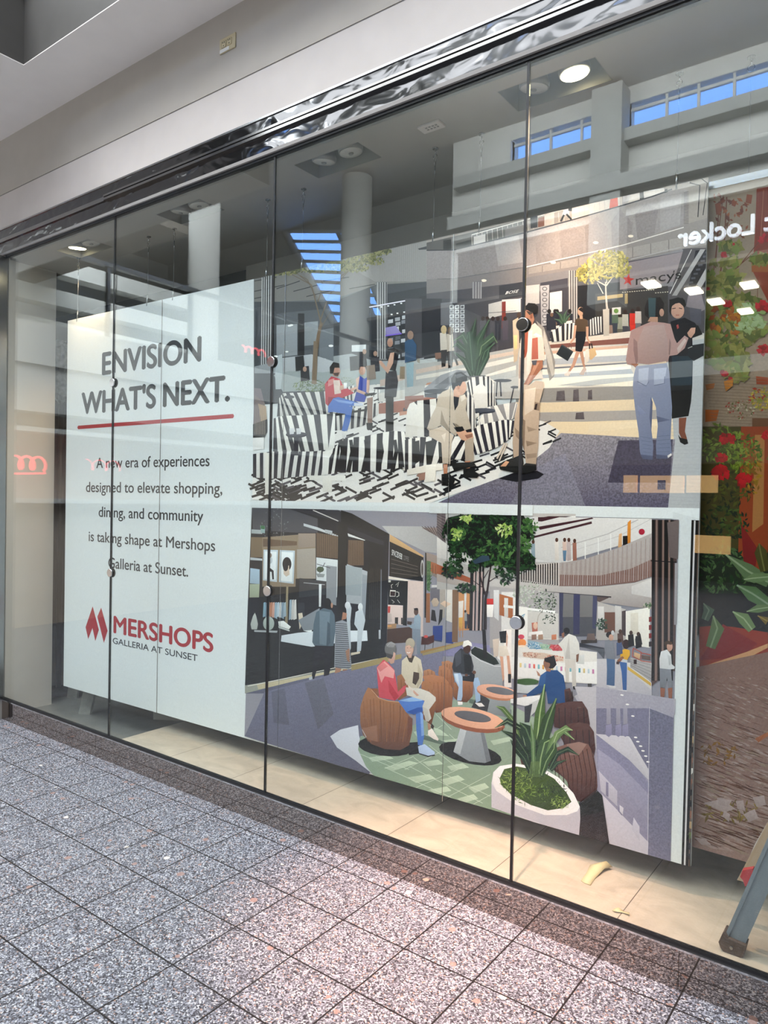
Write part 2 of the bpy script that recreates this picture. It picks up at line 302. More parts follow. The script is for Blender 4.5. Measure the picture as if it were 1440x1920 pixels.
# lit ceiling panels and lit display boxes in the opposite stores
m_tube = mat('fluorescent_panel', (255, 244, 222), .5, emit=16, ecol=(1, .90, .74))
m_warm = mat('amber_display_light', (255, 190, 110), .5, emit=3.0, ecol=(1, .58, .24))
m_neon = mat('red_neon', (255, 70, 70), .5, emit=5, ecol=(1, .12, .14))
for i, (x, y) in enumerate([(-5.05, Y0-.7), (-4.4, Y0-1.7), (-4.2, Y0-2.9), (-3.8, Y0-4.2), (-3.3, Y0-1.9), (-2.7, Y0-3.2)]):
    o = MB().box((x-.15, y-.25, 6.56), (x+.15, y+.25, 6.61)).build('ceiling_panel_light', m_tube)
    tag(o, 'bright rectangular ceiling light mirrored in the glass over the picture of the couple', 'light', 'mirrored ceiling lights')
for i, (x0, x1, z0, z1) in enumerate([(-5.42, -5.14, 1.99, 2.37), (-5.06, -4.16, 1.99, 2.36), (-4.10, -3.5, 2.0, 2.36), (-3.91, -3.23, .75, 1.12)]):
    r = empty('display_light_box', ((x0+x1)/2, Y0-.3, z0), ['narrow amber display box mirrored left of the dark square', 'amber display box mirrored with a dark square on it', 'amber display box mirrored right of the dark square', 'lower amber display box mirrored over the ivy mural'][i], 'light box', 'mirrored amber display boxes')
    MB().box((x0, Y0-.4, z0), (x1, Y0-.3, z1)).build('lit_panel', m_warm, r)
    if i == 1: MB().box((-4.68, Y0-.3, 2.06), (-4.52, Y0-.28, 2.26)).build('dark_square', m_fdark, r)
def neon(pts, r, label):
    o = MB().tube(pts, r, 6).build('neon_sign', m_neon); tag(o, label, 'sign', 'red neon signs mirrored at left')
def script(y0, z0, w, h, n, x=-8.95): return [(x, y0-w*(t/60)-h*.35*math.sin(t/60*n*2*math.pi), z0+h*.5*math.cos(t/60*n*2*math.pi)) for t in range(61)]
neon(script(-1.72, 2.10, .36, .16, 2.5)+[(-8.95, -2.1, 1.98), (-8.95, -1.72, 1.96)], .014, 'red neon script mirrored at the left edge of the shop window')
neon(script(-5.35, 4.13, .5, .1, 3.5), .016, 'small red neon script mirrored between the text board and the street picture')
neon(script(-2.65, 2.12, .5, .14, 2.5), .006, 'faint red neon script mirrored over the first line of small text')

# ------------------------------------------------------------------ the shop side
PB = 1.12                                                                     # partition behind the hanging boards
sbox('floor.003', (-4.13, .012, -.1), (XR+1, PB, ZB), M_trav); sbox('floor.004', (-9, .012, -.1), (-4.13, 6, .03), m_low); sbox('floor.005', (-4.13, PB, -.1), (XR+1, 6, .03), m_low); sbox('wall_front.002', (XR, .02, 0), (9, .12, 4.44), m_white2)
c = MB(); LX = [(-5.12, -4.695), (-3.935, -3.51), (-2.742, -2.302), (-1.536, -1.10)]; prev = -9
c.box((-9, .02, ZC), (XR+1, .10, ZC+.05)); c.box((-9, .30, ZC), (XR+1, PB+.06, ZC+.05))
for a, d in LX: c.box((prev, .10, ZC), (a, .30, ZC+.05)); prev = d
c.box((prev, .10, ZC), (XR+1, .30, ZC+.05)); struct(c.build('ceiling.003', m_ceil))
sbox('wall_back', (-4.22, PB, 0), (XR+1, PB+.1, ZC+.05), m_shopwall); sbox('wall_side', (-5.75, .012, 0), (XL+.003, .385, ZC+.05), mat('side_wall_paint', (226, 219, 208), .8, var=.02))
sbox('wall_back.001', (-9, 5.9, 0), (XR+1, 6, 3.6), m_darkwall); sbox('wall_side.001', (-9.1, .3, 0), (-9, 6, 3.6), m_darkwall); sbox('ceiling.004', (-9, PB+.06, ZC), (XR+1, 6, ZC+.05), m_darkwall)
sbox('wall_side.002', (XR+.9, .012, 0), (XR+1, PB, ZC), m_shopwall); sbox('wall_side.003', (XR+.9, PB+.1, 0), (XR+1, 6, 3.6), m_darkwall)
# recessed twin downlights
m_tray = mat('downlight_tray_grey', (150, 148, 140), .6); m_lamp = mat('frosted_lamp_face', (206, 204, 196), .25, var=.04)
m_lit = mat('lit_lamp_face', (255, 236, 190), .4, emit=9, ecol=(1, .86, .55)); m_ring = mat('lamp_ring_grey', (150, 150, 145), .4, .3)
lit = {0: 0, 3: 1}
names = ['leftmost recessed twin downlight in the shop ceiling, one lamp lit', 'unlit recessed twin downlight in the second glass bay from the left', 'unlit recessed twin downlight in the third glass bay from the left', 'largest recessed twin downlight behind the right glass joint, one lamp lit']
for i, (a, d) in enumerate(LX):
    r = empty('recessed_downlight', ((a+d)/2, .2, ZC), names[i], 'ceiling light', 'recessed twin downlights in the shop ceiling')
    t = MB(); h = .12
    t.box((a, .10, ZC), (a+.004, .30, ZC+h)); t.box((d-.004, .10, ZC), (d, .30, ZC+h)); t.box((a, .10, ZC), (d, .104, ZC+h)); t.box((a, .296, ZC), (d, .30, ZC+h)); t.box((a, .10, ZC+h), (d, .30, ZC+h+.01))
    t.build('housing', m_tray, r)
    for k in (0, 1):
        x = a+(d-a)*(.29 if k == 0 else .71); on = lit.get(i) == k
        z = ZC+.022; tilt = Vector((-.12 if k == 0 else .1, .10, -1)).normalized()
        p = Vector((x, .2, z)); q = p-tilt*.075
        ring = MB().tube([p, p-tilt*.02, q], [.064, .066, .040], 28).build('lamp', m_ring, r)
        f = MB().tube([p+tilt*.001, p+tilt*.004, p+tilt*.006], [.059, .057, .03], 28).build('lamp_face', m_lit if on else m_lamp, ring)
        if not on: MB().tube([p+tilt*.006, p+tilt*.012], [.014, .012], 14).build('lamp_cap', m_ring, ring)
spot('downlight_right', (-1.225, .215, ZC-.02), (-1.78, -.62, 0), 260, (1, .66, .44), 74, .8, .05)
spot('downlight_left', (-4.995, .215, ZC-.02), (-4.9, .40, 1.6), 95, (1, .72, .45), 84, .9, .05)
# small ceiling plate
r = empty('ceiling_vent_plate', (-1.92, .176, ZC), 'small white slotted plate on the shop ceiling right of the middle downlight', 'vent plate')
MB().box((-1.98, .143, ZC-.012), (-1.86, .208, ZC), .003).build('plate', m_white, r)
s = MB()
for k in range(2):
    for q in range(4): s.box((-1.945+q*.018, .158+k*.018, ZC-.014), (-1.935+q*.018, .166+k*.018, ZC-.0115))
s.build('slots', m_grey, r)
# socket on the fascia
m_ivory = mat('ivory_plastic', (196, 184, 150), .45)
r = empty('power_socket', (-3.13, -.02, 4.195), 'ivory double power socket mounted sideways on the upper fascia', 'socket')
MB().box((-3.195, -.028, 4.155), (-3.067, -.020, 4.235), .003).build('cover_plate', m_ivory, r)
for x in (-3.157, -3.112):
    f = MB().box((x-.018, -.032, 4.18), (x+.018, -.028, 4.216), .004).build('outlet_face', m_ivory, r)
    MB().box((x-.009, -.0326, 4.203), (x-.004, -.031, 4.211)).box((x+.004, -.0326, 4.203), (x+.009, -.031, 4.211)).box((x-.003, -.0326, 4.186), (x+.003, -.031, 4.192)).build('slots', m_black, f)
MB().box((-3.19, -.0295, 4.158), (-3.115, -.0278, 4.176)).build('paper_label', mat('label_paper', (226, 226, 220), .7), r)
# round clamps on the glass joints
cl = {0: ('left', 2.44, 1.22), 1: ('middle', 2.432, 1.232), 2: ('right', 2.44, 1.232)}
for i in range(3):
    for k in (1, 2):
        z = cl[i][k]
        o = empty('glass_clamp', (J[i], 0, z), '%s round metal clamp on the %s glass joint, %s' % (('upper', 'lower')[k-1], cl[i][0],
             [['beside the heading', 'beside the small text'], ['beside the striped column picture', 'beside the framed prints picture'], ['over the standing man\'s shoulder', 'over the food stall picture']][i][k-1]), 'clamp', 'round clamps on the glass joints')
        x = J[i]
        MB().tube([(x, -.006, z), (x, -.011, z), (x, -.013, z)], [.0275, .0275, .025], 28).build('front_disc', m_chrome, o)
        MB().tube([(x, .006, z), (x, .013, z)], .030, 24).build('back_disc', m_black, o)
# ------------------------------------------------------------------ the hanging picture boards
# The printed artwork is flat colour on the boards. It is laid out in the sheet coordinates of the print and mapped onto the board plane.
SN = Vector((-.0275, 1, 0)); SD = .4+.0275*.74                # plane of the four hanging boards
def sy(x): return SD+.0275*x
ZP0, ZP1 = .262, 3.03
PXS = [-5.25, -4.132, -3.017, -1.902, -.739]                  # board edges
class Art:
    def __init__(s, n, d, back=0.0, gain=1.0, lift=0.02):
        s.n, s.d = n, d; s.items = []; s.o = (0, 0, 1); s.gain = gain; s.lift = lift; s.boxes = np.zeros((20000, 4)); s.lay = np.zeros(20000, int); s.k = 0
    def z(s, ox, oy, sc): s.o = (ox, oy, sc); return s
    def col(s, h):
        c = lin([int(h[i:i+2], 16) for i in (0, 2, 4)]); return tuple(max(.004, v-s.lift)*s.gain for v in c)
    def add(s, pts, cols, grain=0):
        ox, oy, sc = s.o; q = [(ox+x/sc, oy+y/sc) for x, y in pts]
        a = np.array(q); bb = np.array([a[:, 0].min(), a[:, 1].min(), a[:, 0].max(), a[:, 1].max()])
        B = s.boxes[:s.k]; hit = (B[:, 0] < bb[2]) & (B[:, 2] > bb[0]) & (B[:, 1] < bb[3]) & (B[:, 3] > bb[1])
        l = int(s.lay[:s.k][hit].max())+1 if hit.any() else 0
        s.boxes[s.k] = bb; s.lay[s.k] = l; s.k += 1
        s.items.append((q, cols, grain, l))
    def pts(s, t):
        v = [float(x) for x in t.replace(',', ' ').split()]; return list(zip(v[::2], v[1::2]))
    def P(s, c, t, grain=0):
        p = s.pts(t) if isinstance(t, str) else t; A = s.col(c); v = [.5*x-y for x, y in p]; a, b = min(v), max(v); h = (max(q[1] for q in p)-min(q[1] for q in p))/s.o[2]
        k = .26 if 6 < h < 170 else 0                                  # printed tones fall off a little across each shape
        s.add(p, [tuple(q*(1+k*((u-a)/(b-a+1e-9)-.5)) for q in A) for u in v], grain)
    def G(s, c1, c2, t, grain=0, ax=1):
        p = s.pts(t) if isinstance(t, str) else t; v = [q[ax] for q in p]; a, b = min(v), max(v); A, B = s.col(c1), s.col(c2)
        s.add(p, [tuple(A[i]+(B[i]-A[i])*(u-a)/(b-a+1e-9) for i in range(3)) for u in v], grain)
    def L(s, c, w, t, grain=0):
        p = s.pts(t) if isinstance(t, str) else t; n = len(p); ws = w if isinstance(w, (list, tuple)) else [w]*n; l, r = [], []
        for i in range(n):
            ax, ay = p[max(i-1, 0)]; bx, by = p[min(i+1, n-1)]; d = math.hypot(bx-ax, by-ay) or 1; nx, ny = -(by-ay)/d*ws[i]/2, (bx-ax)/d*ws[i]/2
            l.append((p[i][0]+nx, p[i][1]+ny)); r.append((p[i][0]-nx, p[i][1]-ny))
        cc = s.col(c)
        for i in range(n-1): s.add([l[i], l[i+1], r[i+1], r[i]], [cc]*4, grain)
    def E(s, c, x, y, rx, ry, rot=0, n=18, grain=0, c2=None):
        a = math.radians(rot); p = [(x+rx*math.cos(t)*math.cos(a)-ry*math.sin(t)*math.sin(a), y+rx*math.cos(t)*math.sin(a)+ry*math.sin(t)*math.cos(a)) for t in (2*math.pi*k/n for k in range(n))]
        s.G(c, c2, p, grain) if c2 else s.P(c, p, grain)
    def leaves(s, seed, n, x, y, rx, ry, size, cols, mask=None, asp=.5):
        r = random.Random(seed)
        for _ in range(n):
            a = r.uniform(0, 6.28); q = math.sqrt(r.random()); px, py = x+rx*q*math.cos(a), y+ry*q*math.sin(a); t = r.uniform(0, 3.14); l = size*r.uniform(.6, 1.4)
            ux, uy = math.cos(t)*l, math.sin(t)*l; vx, vy = -uy*asp, ux*asp
            s.P(r.choice(cols), [(px-ux, py-uy), (px+vx, py+vy), (px+ux, py+uy), (px-vx, py-vy)])
    def blade(s, c, w, t, c2=None):      # strap leaf: tapered stroke
        p = s.pts(t); n = len(p); s.L(c, [w*(.35+.65*math.sin(math.pi*min(1, (i+.6)/n*.9))) if i < n-1 else w*.05 for i in range(n)], p)
        if c2: s.L(c2, w*.12, p)
    def mesh(s, step=.00003, off=.0005):
        bm = bmesh.new(); cl = bm.loops.layers.float_color.new('Ink')
        for q, cols, grain, l in s.items:
            vs = [bm.verts.new(on_plane(x, y, s.n, s.d)-s.n*(off+step*l)) for x, y in q]
            try: f = bm.faces.new(vs)
            except ValueError: continue
            f.normal_update()
            if f.normal.dot(s.n) > 0: f.normal_flip()
            cm = {v: c for v, c in zip(vs, cols)}
            for lp in f.loops: lp[cl] = cm[lp.vert]+(max(grain, .05),)
        return bm
def ink(name, rough=.45):
    m = bpy.data.materials.new(name); m.use_nodes = True; N = m.node_tree.nodes; L = m.node_tree.links; b = N['Principled BSDF']
    a = N.new('ShaderNodeVertexColor'); a.layer_name = 'Ink'; t = N.new('ShaderNodeTexCoord')
    n = N.new('ShaderNodeTexNoise'); n.inputs['Scale'].default_value = 130; n.inputs['Detail'].default_value = 3; L.new(t.outputs['Object'], n.inputs['Vector'])
    mr = N.new('ShaderNodeMapRange'); mr.inputs[1].default_value = .3; mr.inputs[2].default_value = .7; mr.inputs[3].default_value = -1; mr.inputs[4].default_value = 1; L.new(n.outputs['Fac'], mr.inputs[0])
    k = N.new('ShaderNodeMath'); k.operation = 'MULTIPLY_ADD'; k.inputs[2].default_value = 1; L.new(mr.outputs[0], k.inputs[0]); L.new(a.outputs['Alpha'], k.inputs[1])
    x = N.new('ShaderNodeMix'); x.data_type = 'RGBA'; x.blend_type = 'MULTIPLY'; x.inputs[0].default_value = 1; L.new(a.outputs['Color'], x.inputs[6]); L.new(k.outputs[0], x.inputs[7])
    L.new(x.outputs[2], b.inputs['Base Color']); b.inputs['Roughness'].default_value = rough; b.inputs['Specular IOR Level'].default_value = .25
    return m
def lettering(bm, txt, size, x, z, color, sx=1.0, bold=0.0, align='CENTER', spacing=1.0, width=None):
    """flat printed letters on the board plane; size is the capital height, width the full line width"""
    me = text_mesh('t', txt, 1.0, 0, 0, 'LEFT', spacing); X = [v.co.x for v in me.vertices]; cap = .73
    kx = width/(max(X)-min(X)) if width else size/cap*sx; x0 = x-(kx*(max(X)-min(X))/2 if align == 'CENTER' else 0); mn = min(X)
    cl = bm.loops.layers.float_color['Ink']
    for k, (dx, dz) in enumerate([(0, 0)] if not bold else [(-1, 0), (1, 0), (0, .6), (0, -.6)]):      # heavier weights are overprinted
        vs = []
        for v in me.vertices:
            px = x0+(v.co.x-mn)*kx+dx*bold*size; vs.append(bm.verts.new((px, sy(px)-.0012-k*.00003, z+v.co.y*size/cap+dz*bold*size)))
        for p in me.polygons:
            try: f = bm.faces.new([vs[i] for i in p.vertices])
            except ValueError: continue
            f.normal_update()
            if f.normal.y > 0: f.normal_flip()
            for lp in f.loops: lp[cl] = tuple(color)+(0,)
    bpy.data.meshes.remove(me)
A = Art(SN, SD, gain=1.15, lift=.018)
P, G, L, E, Z = A.P, A.G, A.L, A.E, A.z
# ---- board texts
Z(0, 0, 1); P('d3d8d7', '120,585 478,517 470,1390 100,1290')
# ---- upper picture: a street inside a mall
P('d3d8d7', '470,900 1330,900 1330,1000 470,1000')
G('b2aaa1', '8c8784', '476,515 853,425 1140,345 1332,325 1322,560 476,640')
G('6e7072', '4c4f53', '476,516 700,466 860,450 1000,470 1000,720 476,760')
Z(470, 420, 4.114)                                   # Z1 ceiling, trees and stores at left
P('7e7c78', '30,400 500,300 800,300 1440,440 980,470 640,580 200,600 30,600')
for a in ('30,440 200,410', '30,520 260,470', '200,500 380,440', '330,520 560,460', '30,575 180,545', '430,560 640,510', '560,440 760,410', '760,500 960,465'): L('3c3c3c', 7, a)
P('9b9894', '700,255 1440,80 1440,440 960,445 760,330', .05)
for k in range(30): L('8a8886', 3, [(1000+k*15, 205-k*3.6), (1000+k*15, 440)])
L('d8d6d2', 6, '720,262 1440,95'); L('3a3a3c', 5, '720,270 1440,103')
P('44464a', '1290,190 1440,150 1440,190 1300,200')
P('45484c', '30,600 640,600 960,470 1440,440 1440,1152 30,1152')
P('54585c', '200,690 640,650 640,1152 200,1152')
P('33363b', '930,560 1440,470 1440,1152 930,1152'); P('2a2c31', '1300,560 1440,540 1440,1060 1300,1080')
P('8f9497', '200,780 360,770 360,1010 200,1030'); P('8a9093', '415,760 520,750 520,930 415,940'); P('71777c', '530,820 640,800 640,1060 530,1080')
P('24272b', '365,690 415,690 415,1152 365,1152')
for x in (90, 105, 122, 140, 158, 172): L('b7b8b6', 8, [(x, 380), (x-6, 1152)])
for x in (98, 114, 131, 149, 166, 180): L('2b2e33', 7, [(x, 380), (x-6, 1152)])
P('7c7c7c', '970,445 1055,445 1050,1050 975,1050')
for x in (982, 1000, 1018, 1036): L('b4b4b2', 7, [(x, 450), (x, 1040)])
for x in (991, 1009, 1027, 1046): L('33353a', 6, [(x, 450), (x, 1040)])
L('f0ecf8', 9, '915,642 1250,582'); L('f0ecf8', 9, '1258,584 1405,637')
for q in [(1010, 640), (1062, 632), (1110, 623), (1162, 612), (1215, 604), (1088, 698), (1133, 689), (1185, 680), (1343, 655)]: E('ffffff', q[0], q[1], 8, 5)
r = random.Random(3)
for i in range(5):
    for j in range(9):
        if r.random() < .85: x, y = 1060+i*52+r.uniform(-6, 6), 740+j*36-i*16; P(r.choice(['a6a8ac', '83868c', 'c3c5c8', '5d6168']), [(x, y), (x+38, y-6), (x+38, y+22), (x, y+28)])
P('8f86b8', '1040,800 1120,785 1165,850 1045,865'); L('7a63c8', 10, '1040,862 1165,845')
for i in range(11):
    x, y = 1250+(i % 2)*48, 660+i*40-(i % 2)*12; P(r.choice(['c9cbcc', 'b3b6ba', 'dadbda']), [(x, y), (x+40, y-6), (x+40, y+32), (x, y+36)]); P('3a3d44', [(x+8, y+8), (x+32, y+4), (x+32, y+22), (x+8, y+26)])
P('d8d8d6', '1330,905 1368,895 1368,930 1330,936'); P('d0d4d4', '780,935 890,930 890,985 780,985')
for x, y, w in [(300, 785, 14), (315, 780, 14), (480, 1040, 8), (540, 1042, 8), (572, 1041, 8), (620, 940, 18), (195, 1022, 16), (280, 985, 12)]: E('f4f4f0', x, y, w, w*.5)
P('a9adaf', '200,1040 470,1005 640,1060 640,1152 200,1152'); P('8e9396', '30,1100 200,1060 200,1152 30,1152')
P('9aa0a2', '640,1020 780,1000 960,1060 1440,1040 1440,1152 640,1152'); P('b0b4b2', '1100,1075 1440,1030 1440,1080 1150,1120')
# olive tree
L('7a6856', [22, 26, 30, 34], '545,760 525,850 505,980 490,1152')
for w, t in [(12, '545,770 470,470 380,400'), (10, '540,740 600,560 700,400'), (9, '520,600 560,470 520,380'), (8, '500,560 440,430 330,370'), (9, '600,560 720,400 830,290'), (7, '700,400 800,330 960,240'), (7, '470,470 300,380 190,360'), (7, '520,850 555,780 640,640')]: L('6f6252', [w, w*.7, w*.4], t)
for sd, n, x, y, rx, ry in [(1, 130, 230, 372, 130, 22), (2, 190, 470, 345, 160, 30), (3, 230, 660, 318, 120, 48), (4, 260, 860, 262, 110, 50), (5, 150, 1010, 208, 70, 34), (6, 140, 770, 340, 140, 34), (7, 50, 960, 290, 70, 30)]:
    A.leaves(sd, n, x, y, rx, ry, 13, ['8b8a58', '6e7046', 'a09d6c', '55583c', '7d7c50', '9a9468'])
# Z2 balcony, canopy and the big stores on the right
Z(800, 330, 2.717)
G('b4aaa0', 'a69c94', '0,300 140,250 500,155 760,75 1000,20 1200,-5 1440,-5 1440,360 0,520')
L('e2dcd4', 6, '0,318 140,275 500,175 740,100 960,50 1200,15 1340,30'); L('6a6664', 5, '500,160 900,65 1200,22 1400,14 1430,36')
P('a09890', '0,345 140,315 500,215 720,158 1000,95 1210,62 1250,72 1000,150 740,225 500,290 140,378 0,380')
P('5f5b58', '0,340 220,290 500,225 500,290 140,378 0,380'); P('e4d8cc', '740,165 1000,100 1215,66 1215,82 1000,148 740,222')
L('f2ece4', 5, '230,300 500,225 740,160 1000,97 1210,64')
for x in range(230, 1000, 26): L('cfc6bc', 3, [(x, 300-(x-230)*.262), (x+3, 355-(x-230)*.268)])
for t, c in [('85,328 125,322 130,372 85,378', '2b2a2a'), ('150,345 225,325 228,356 150,376', '2d2c2b'), ('528,205 565,198 565,262 530,268', '35353a'), ('568,215 600,208 600,255 568,262', '7c4c38'), ('600,195 650,185 650,245 600,255', 'c8beb4'), ('240,310 300,296 300,340 240,352', 'ddd6d0'), ('400,270 500,245 500,288 400,312', '8a8480'), ('1085,85 1105,80 1108,120 1086,125', '4a4644'), ('1212,68 1226,66 1228,84 1212,88', '22211f')]: P(c, t)
P('d2d2d0', '700,160 738,158 722,195 690,202'); P('26272c', '722,154 742,152 740,180 722,178'); L('26262b', 10, '700,198 684,232'); L('26262b', 10, '712,194 738,222')
P('e0573c', '938,103 972,98 976,162 930,172'); P('cfc6c2', '995,95 1038,85 1034,118 1018,148 996,152')
L('34343a', 7, '0,380 140,378 500,290 740,225 1000,150 1150,105 1250,68')
G('b0a8a4', '938b8a', '0,382 140,380 500,293 740,228 1000,153 1150,108 1250,75 1330,68 1310,248 1000,348 740,418 500,463 140,522 0,525', .10)
for t in ['140,420 200,380 215,505 140,515', '215,395 320,340 340,490 240,505', '555,345 610,290 660,345 650,430 560,445', '675,290 735,245 800,300 795,400 690,420', '805,260 870,205 925,270 915,375 815,395', '940,235 985,170 1050,240 1040,340 945,360', '1060,195 1120,140 1180,170 1160,300 1075,325']: P('98908e', t, .12)
for t in ['345,330 470,305 490,440 365,460', '1190,110 1300,90 1290,250 1190,285']: P('b4adaa', t, .08)
for k in range(22): y = 85+k*8; L('787272', 3, [(1310, y), (1335, y-5)])
L('3e3c3e', 5, '1340,35 1392,48 1382,210'); L('3e3c3e', 4, '1400,14 1430,36 1408,200')
G('a29a94', '7c7676', '0,527 140,524 500,466 740,421 1000,351 1310,250 1440,210 1440,370 1040,440 500,545 0,600')
P('a49c96', '520,470 1310,310 1440,300 1440,350 1300,372 520,500', .08)
for x in range(590, 1300, 92): L('7d7674', 4, [(x, 472-(x-520)*.205), (x, 500-(x-520)*.16)])
L('ece4da', 5, '500,466 1000,353 1310,262'); 
for x, y in [(645, 441), (905, 382), (1040, 307), (862, 340), (292, 533), (1380, 463), (1290, 520)]: E('fff0da', x, y, 14, 7)
G('5d5a5e', '4a484c', '0,600 500,540 760,480 1040,440 1300,372 1440,372 1440,897 0,897')
P('7d7a7c', '500,520 760,475 740,560 500,600'); P('8a8688', '1040,440 1300,372 1310,380 1300,560 1040,575')
L('b8b2ae', 4, '1040,425 1300,362')
P('3b3b40', '370,560 487,540 487,612 370,630')                            # store signs
P('c8c6c6', '120,650 195,640 195,760 120,770'); P('3a393c', '150,650 165,648 165,760 150,760')
for y in range(650, 770, 24): L('57565a', 3, [(120, y), (195, y-8)])
P('9c9898', '310,650 380,640 380,700 310,708'); P('cdcac8', '390,640 485,622 485,660 390,678'); P('7a3c38', '385,640 405,638 405,740 385,745')
P('b9b6b4', '505,560 575,552 575,650 505,660'); P('45434a', '580,545 720,520 720,760 580,770'); P('a6a4a6', '580,560 625,555 620,760 585,765'); P('d2d0cc', '628,595 690,585 690,690 628,700')
for k in range(7): E('6d6c70', 602, 575+k*28, 14, 11, 0, 10); E('b4b2b4', 602, 575+k*28, 8, 6, 0, 10)
P('85817f', '722,480 768,474 768,745 726,750')
for x in (728, 740, 752, 764): L('c2beba', 4, [(x, 482), (x+1, 745)])
for x in (734, 746, 758): L('4a474a', 4, [(x, 482), (x+1, 745)])
P('757072', '232,540 282,532 278,720 236,730')
for x in (238, 252, 266, 278): L('b6b2b0', 4, [(x, 540), (x-1, 725)])
P('2c2b2e', '770,560 1000,540 1000,720 770,740'); P('403d3c', '860,600 1230,560 1230,760 860,770'); P('b09a6a', '870,615 1000,600 1000,618 870,634'); P('a08a5c', '1010,600 1025,598 1025,650 1010,652')
for x in range(1000, 1240, 12): E('e6dcc4', x, 580+((x*7) % 17), 4, 2, 0, 6)
P('57525a', '1000,440 1310,385 1312,530 1000,580')
# department store star and letters
def star(x, y, r, c): P(c, [(x+(r if k % 2 == 0 else r*.4)*math.sin(k*math.pi/5+.12), y-(r if k % 2 == 0 else r*.4)*math.cos(k*math.pi/5+.12)) for k in range(10)])
P('94888a', '985,450 1315,385 1315,530 985,580'); star(1027, 530, 33, 'b23a36')
# escalator
P('5a5658', '1310,370 1440,366 1440,620 1230,640'); P('2a2a2e', '1370,380 1440,376 1440,560 1330,590')
for k in range(9): x, y = 1420-k*12, 385+k*22; P('54535a', [(x, y), (x+22, y-2), (x+22, y+8), (x, y+10)])
P('aaa6a4', '1395,374 1420,374 1275,610 1250,610'); L('d8d4d0', 4, '1350,375 1240,600'); P('b4b0ae', '1440,440 1440,500 1380,600 1350,600')
# people on the stairs and crowd at the store
P('8c8286', '1335,598 1362,585 1400,600 1420,680 1400,690 1322,665'); E('2a2526', 1374, 573, 15, 17); P('55545c', '1340,670 1400,680 1398,760 1345,750')
for x, y, c, d in [(940, 700, '3a3d48', '8a7468'), (985, 720, '8f9080', '5c5b50'), (1012, 705, 'b0aca0', '45454c'), (1050, 700, 'c8382e', 'c8382e'), (1078, 690, 'c2b4aa', '6e6a6c'), (960, 690, '5a6a5a', '3c4048')]:
    P(c, [(x-15, y), (x+15, y), (x+17, y+62), (x-16, y+62)]); P(d, [(x-14, y+60), (x+14, y+60), (x+10, y+118), (x-10, y+118)]); E('3a2e2a', x, y-12, 10, 12)
P('d2cec8', '945,672 990,668 990,705 945,708'); E('6a8c4a', 966, 688, 12, 12)
for x in range(300, 500, 28): P(['45454b', '5c5a60', '3a3a40', '8b7a4c'][(x//28) % 4], [(x, 740), (x+20, 738), (x+18, 830), (x+4, 830)]); E('3a3232', x+10, 728, 9, 11)
for x in (625, 655, 665, 730): E('2d2828', x, 690, 10, 12); P('303038', [(x-14, 702), (x+14, 702), (x+14, 780), (x-14, 780)])
L('c9beb0', [6, 8, 10, 12], '912,540 914,600 918,660 922,690'); L('cfc8b8', [7, 4], '915,560 860,530'); L('cfc8b8', [7, 4], '915,560 960,500'); L('cfc8b8', [5, 3], '900,600 870,545'); L('cfc8b8', [5, 3], '918,545 915,480')
for sd, n, x, y, rx, ry in [(11, 150, 830, 500, 65, 50), (12, 190, 910, 440, 90, 60), (13, 120, 980, 460, 60, 60), (14, 100, 890, 490, 120, 35), (15, 60, 960, 410, 50, 30)]: A.leaves(sd, n, x, y, rx, ry, 11, ['bcae5e', 'a39a55', 'cdbf72', '857e48', '97904e', 'b4a964'])
# floor of the street: pale stripes, kerb, asphalt
Z(1030, 500, 4.174)
G('c8c2b8', 'd8d0c2', '-260,640 0,600 640,540 1240,520 1240,1200 -260,1200')
P('cfc4b6', '-260,600 0,585 640,505 640,560 0,612 -260,640'); P('7d544c', '-260,640 0,612 640,555 660,600 0,640 -260,668')
for c, t in [('caa893', '-260,700 0,662 660,612 660,632 0,684 -260,720'), ('e2ded4', '-260,720 0,684 660,632 660,690 0,722 -260,752'), ('adb0b4', '-260,752 0,722 660,690 660,735 0,768 -260,795'), ('70737c', '-260,800 0,790 640,748 640,756 0,802 -260,810'),
    ('e4e0d4', '-260,812 0,804 640,760 640,800 0,846 -260,850'), ('a4aab0', '-260,850 0,846 640,800 660,838 0,872 -260,880'), ('e6dfcc', '-260,890 0,872 660,838 700,940 300,930 0,950 -260,950'), ('b0b2b0', '60,930 400,880 680,860 680,890 300,935'),
    ('8f8b86', '-260,955 0,952 700,935 700,1040 0,1062 -260,1062'), ('d8c5a6', '-260,1064 0,1064 900,1030 900,1118 0,1140 -260,1140'), ('a09a94', '-260,1142 0,1142 900,1120 960,1190 280,1214 -260,1210'), ('dcc8a6', '-260,1212 280,1214 980,1188 980,1350 -260,1360')]: P(c, t, .04)
for x, y, w, h in [(90, 975, 60, 75), (210, 965, 40, 90), (320, 970, 30, 70), (240, 1145, 60, 50)]: P('5d5658', [(x-w*.5, y), (x+w*.5, y-6), (x+w*.6, y+h), (x-w*.6, y+h)], .2)
P('e6d3b2', '320,1225 980,1200 980,1230 300,1300', .04)
P('b2b4b4', '700,640 1240,560 1195,1905 900,1905 975,1350 960,1100', .03)
for k in range(28): L('a4a6a8', 2, [(965-k*1.6, 1100+k*28), (1205, 1085+k*29)])
Z(0, 0, 1)
G('8a868c', '5a5668', '800,952 905,905 1000,860 1052,812 1266,824 1252,960 800,960', .42)
P('4c4856', '1160,826 1262,824 1256,905 1140,905', .3); P('7a7884', '1000,880 1060,850 1100,955 950,955', .35)
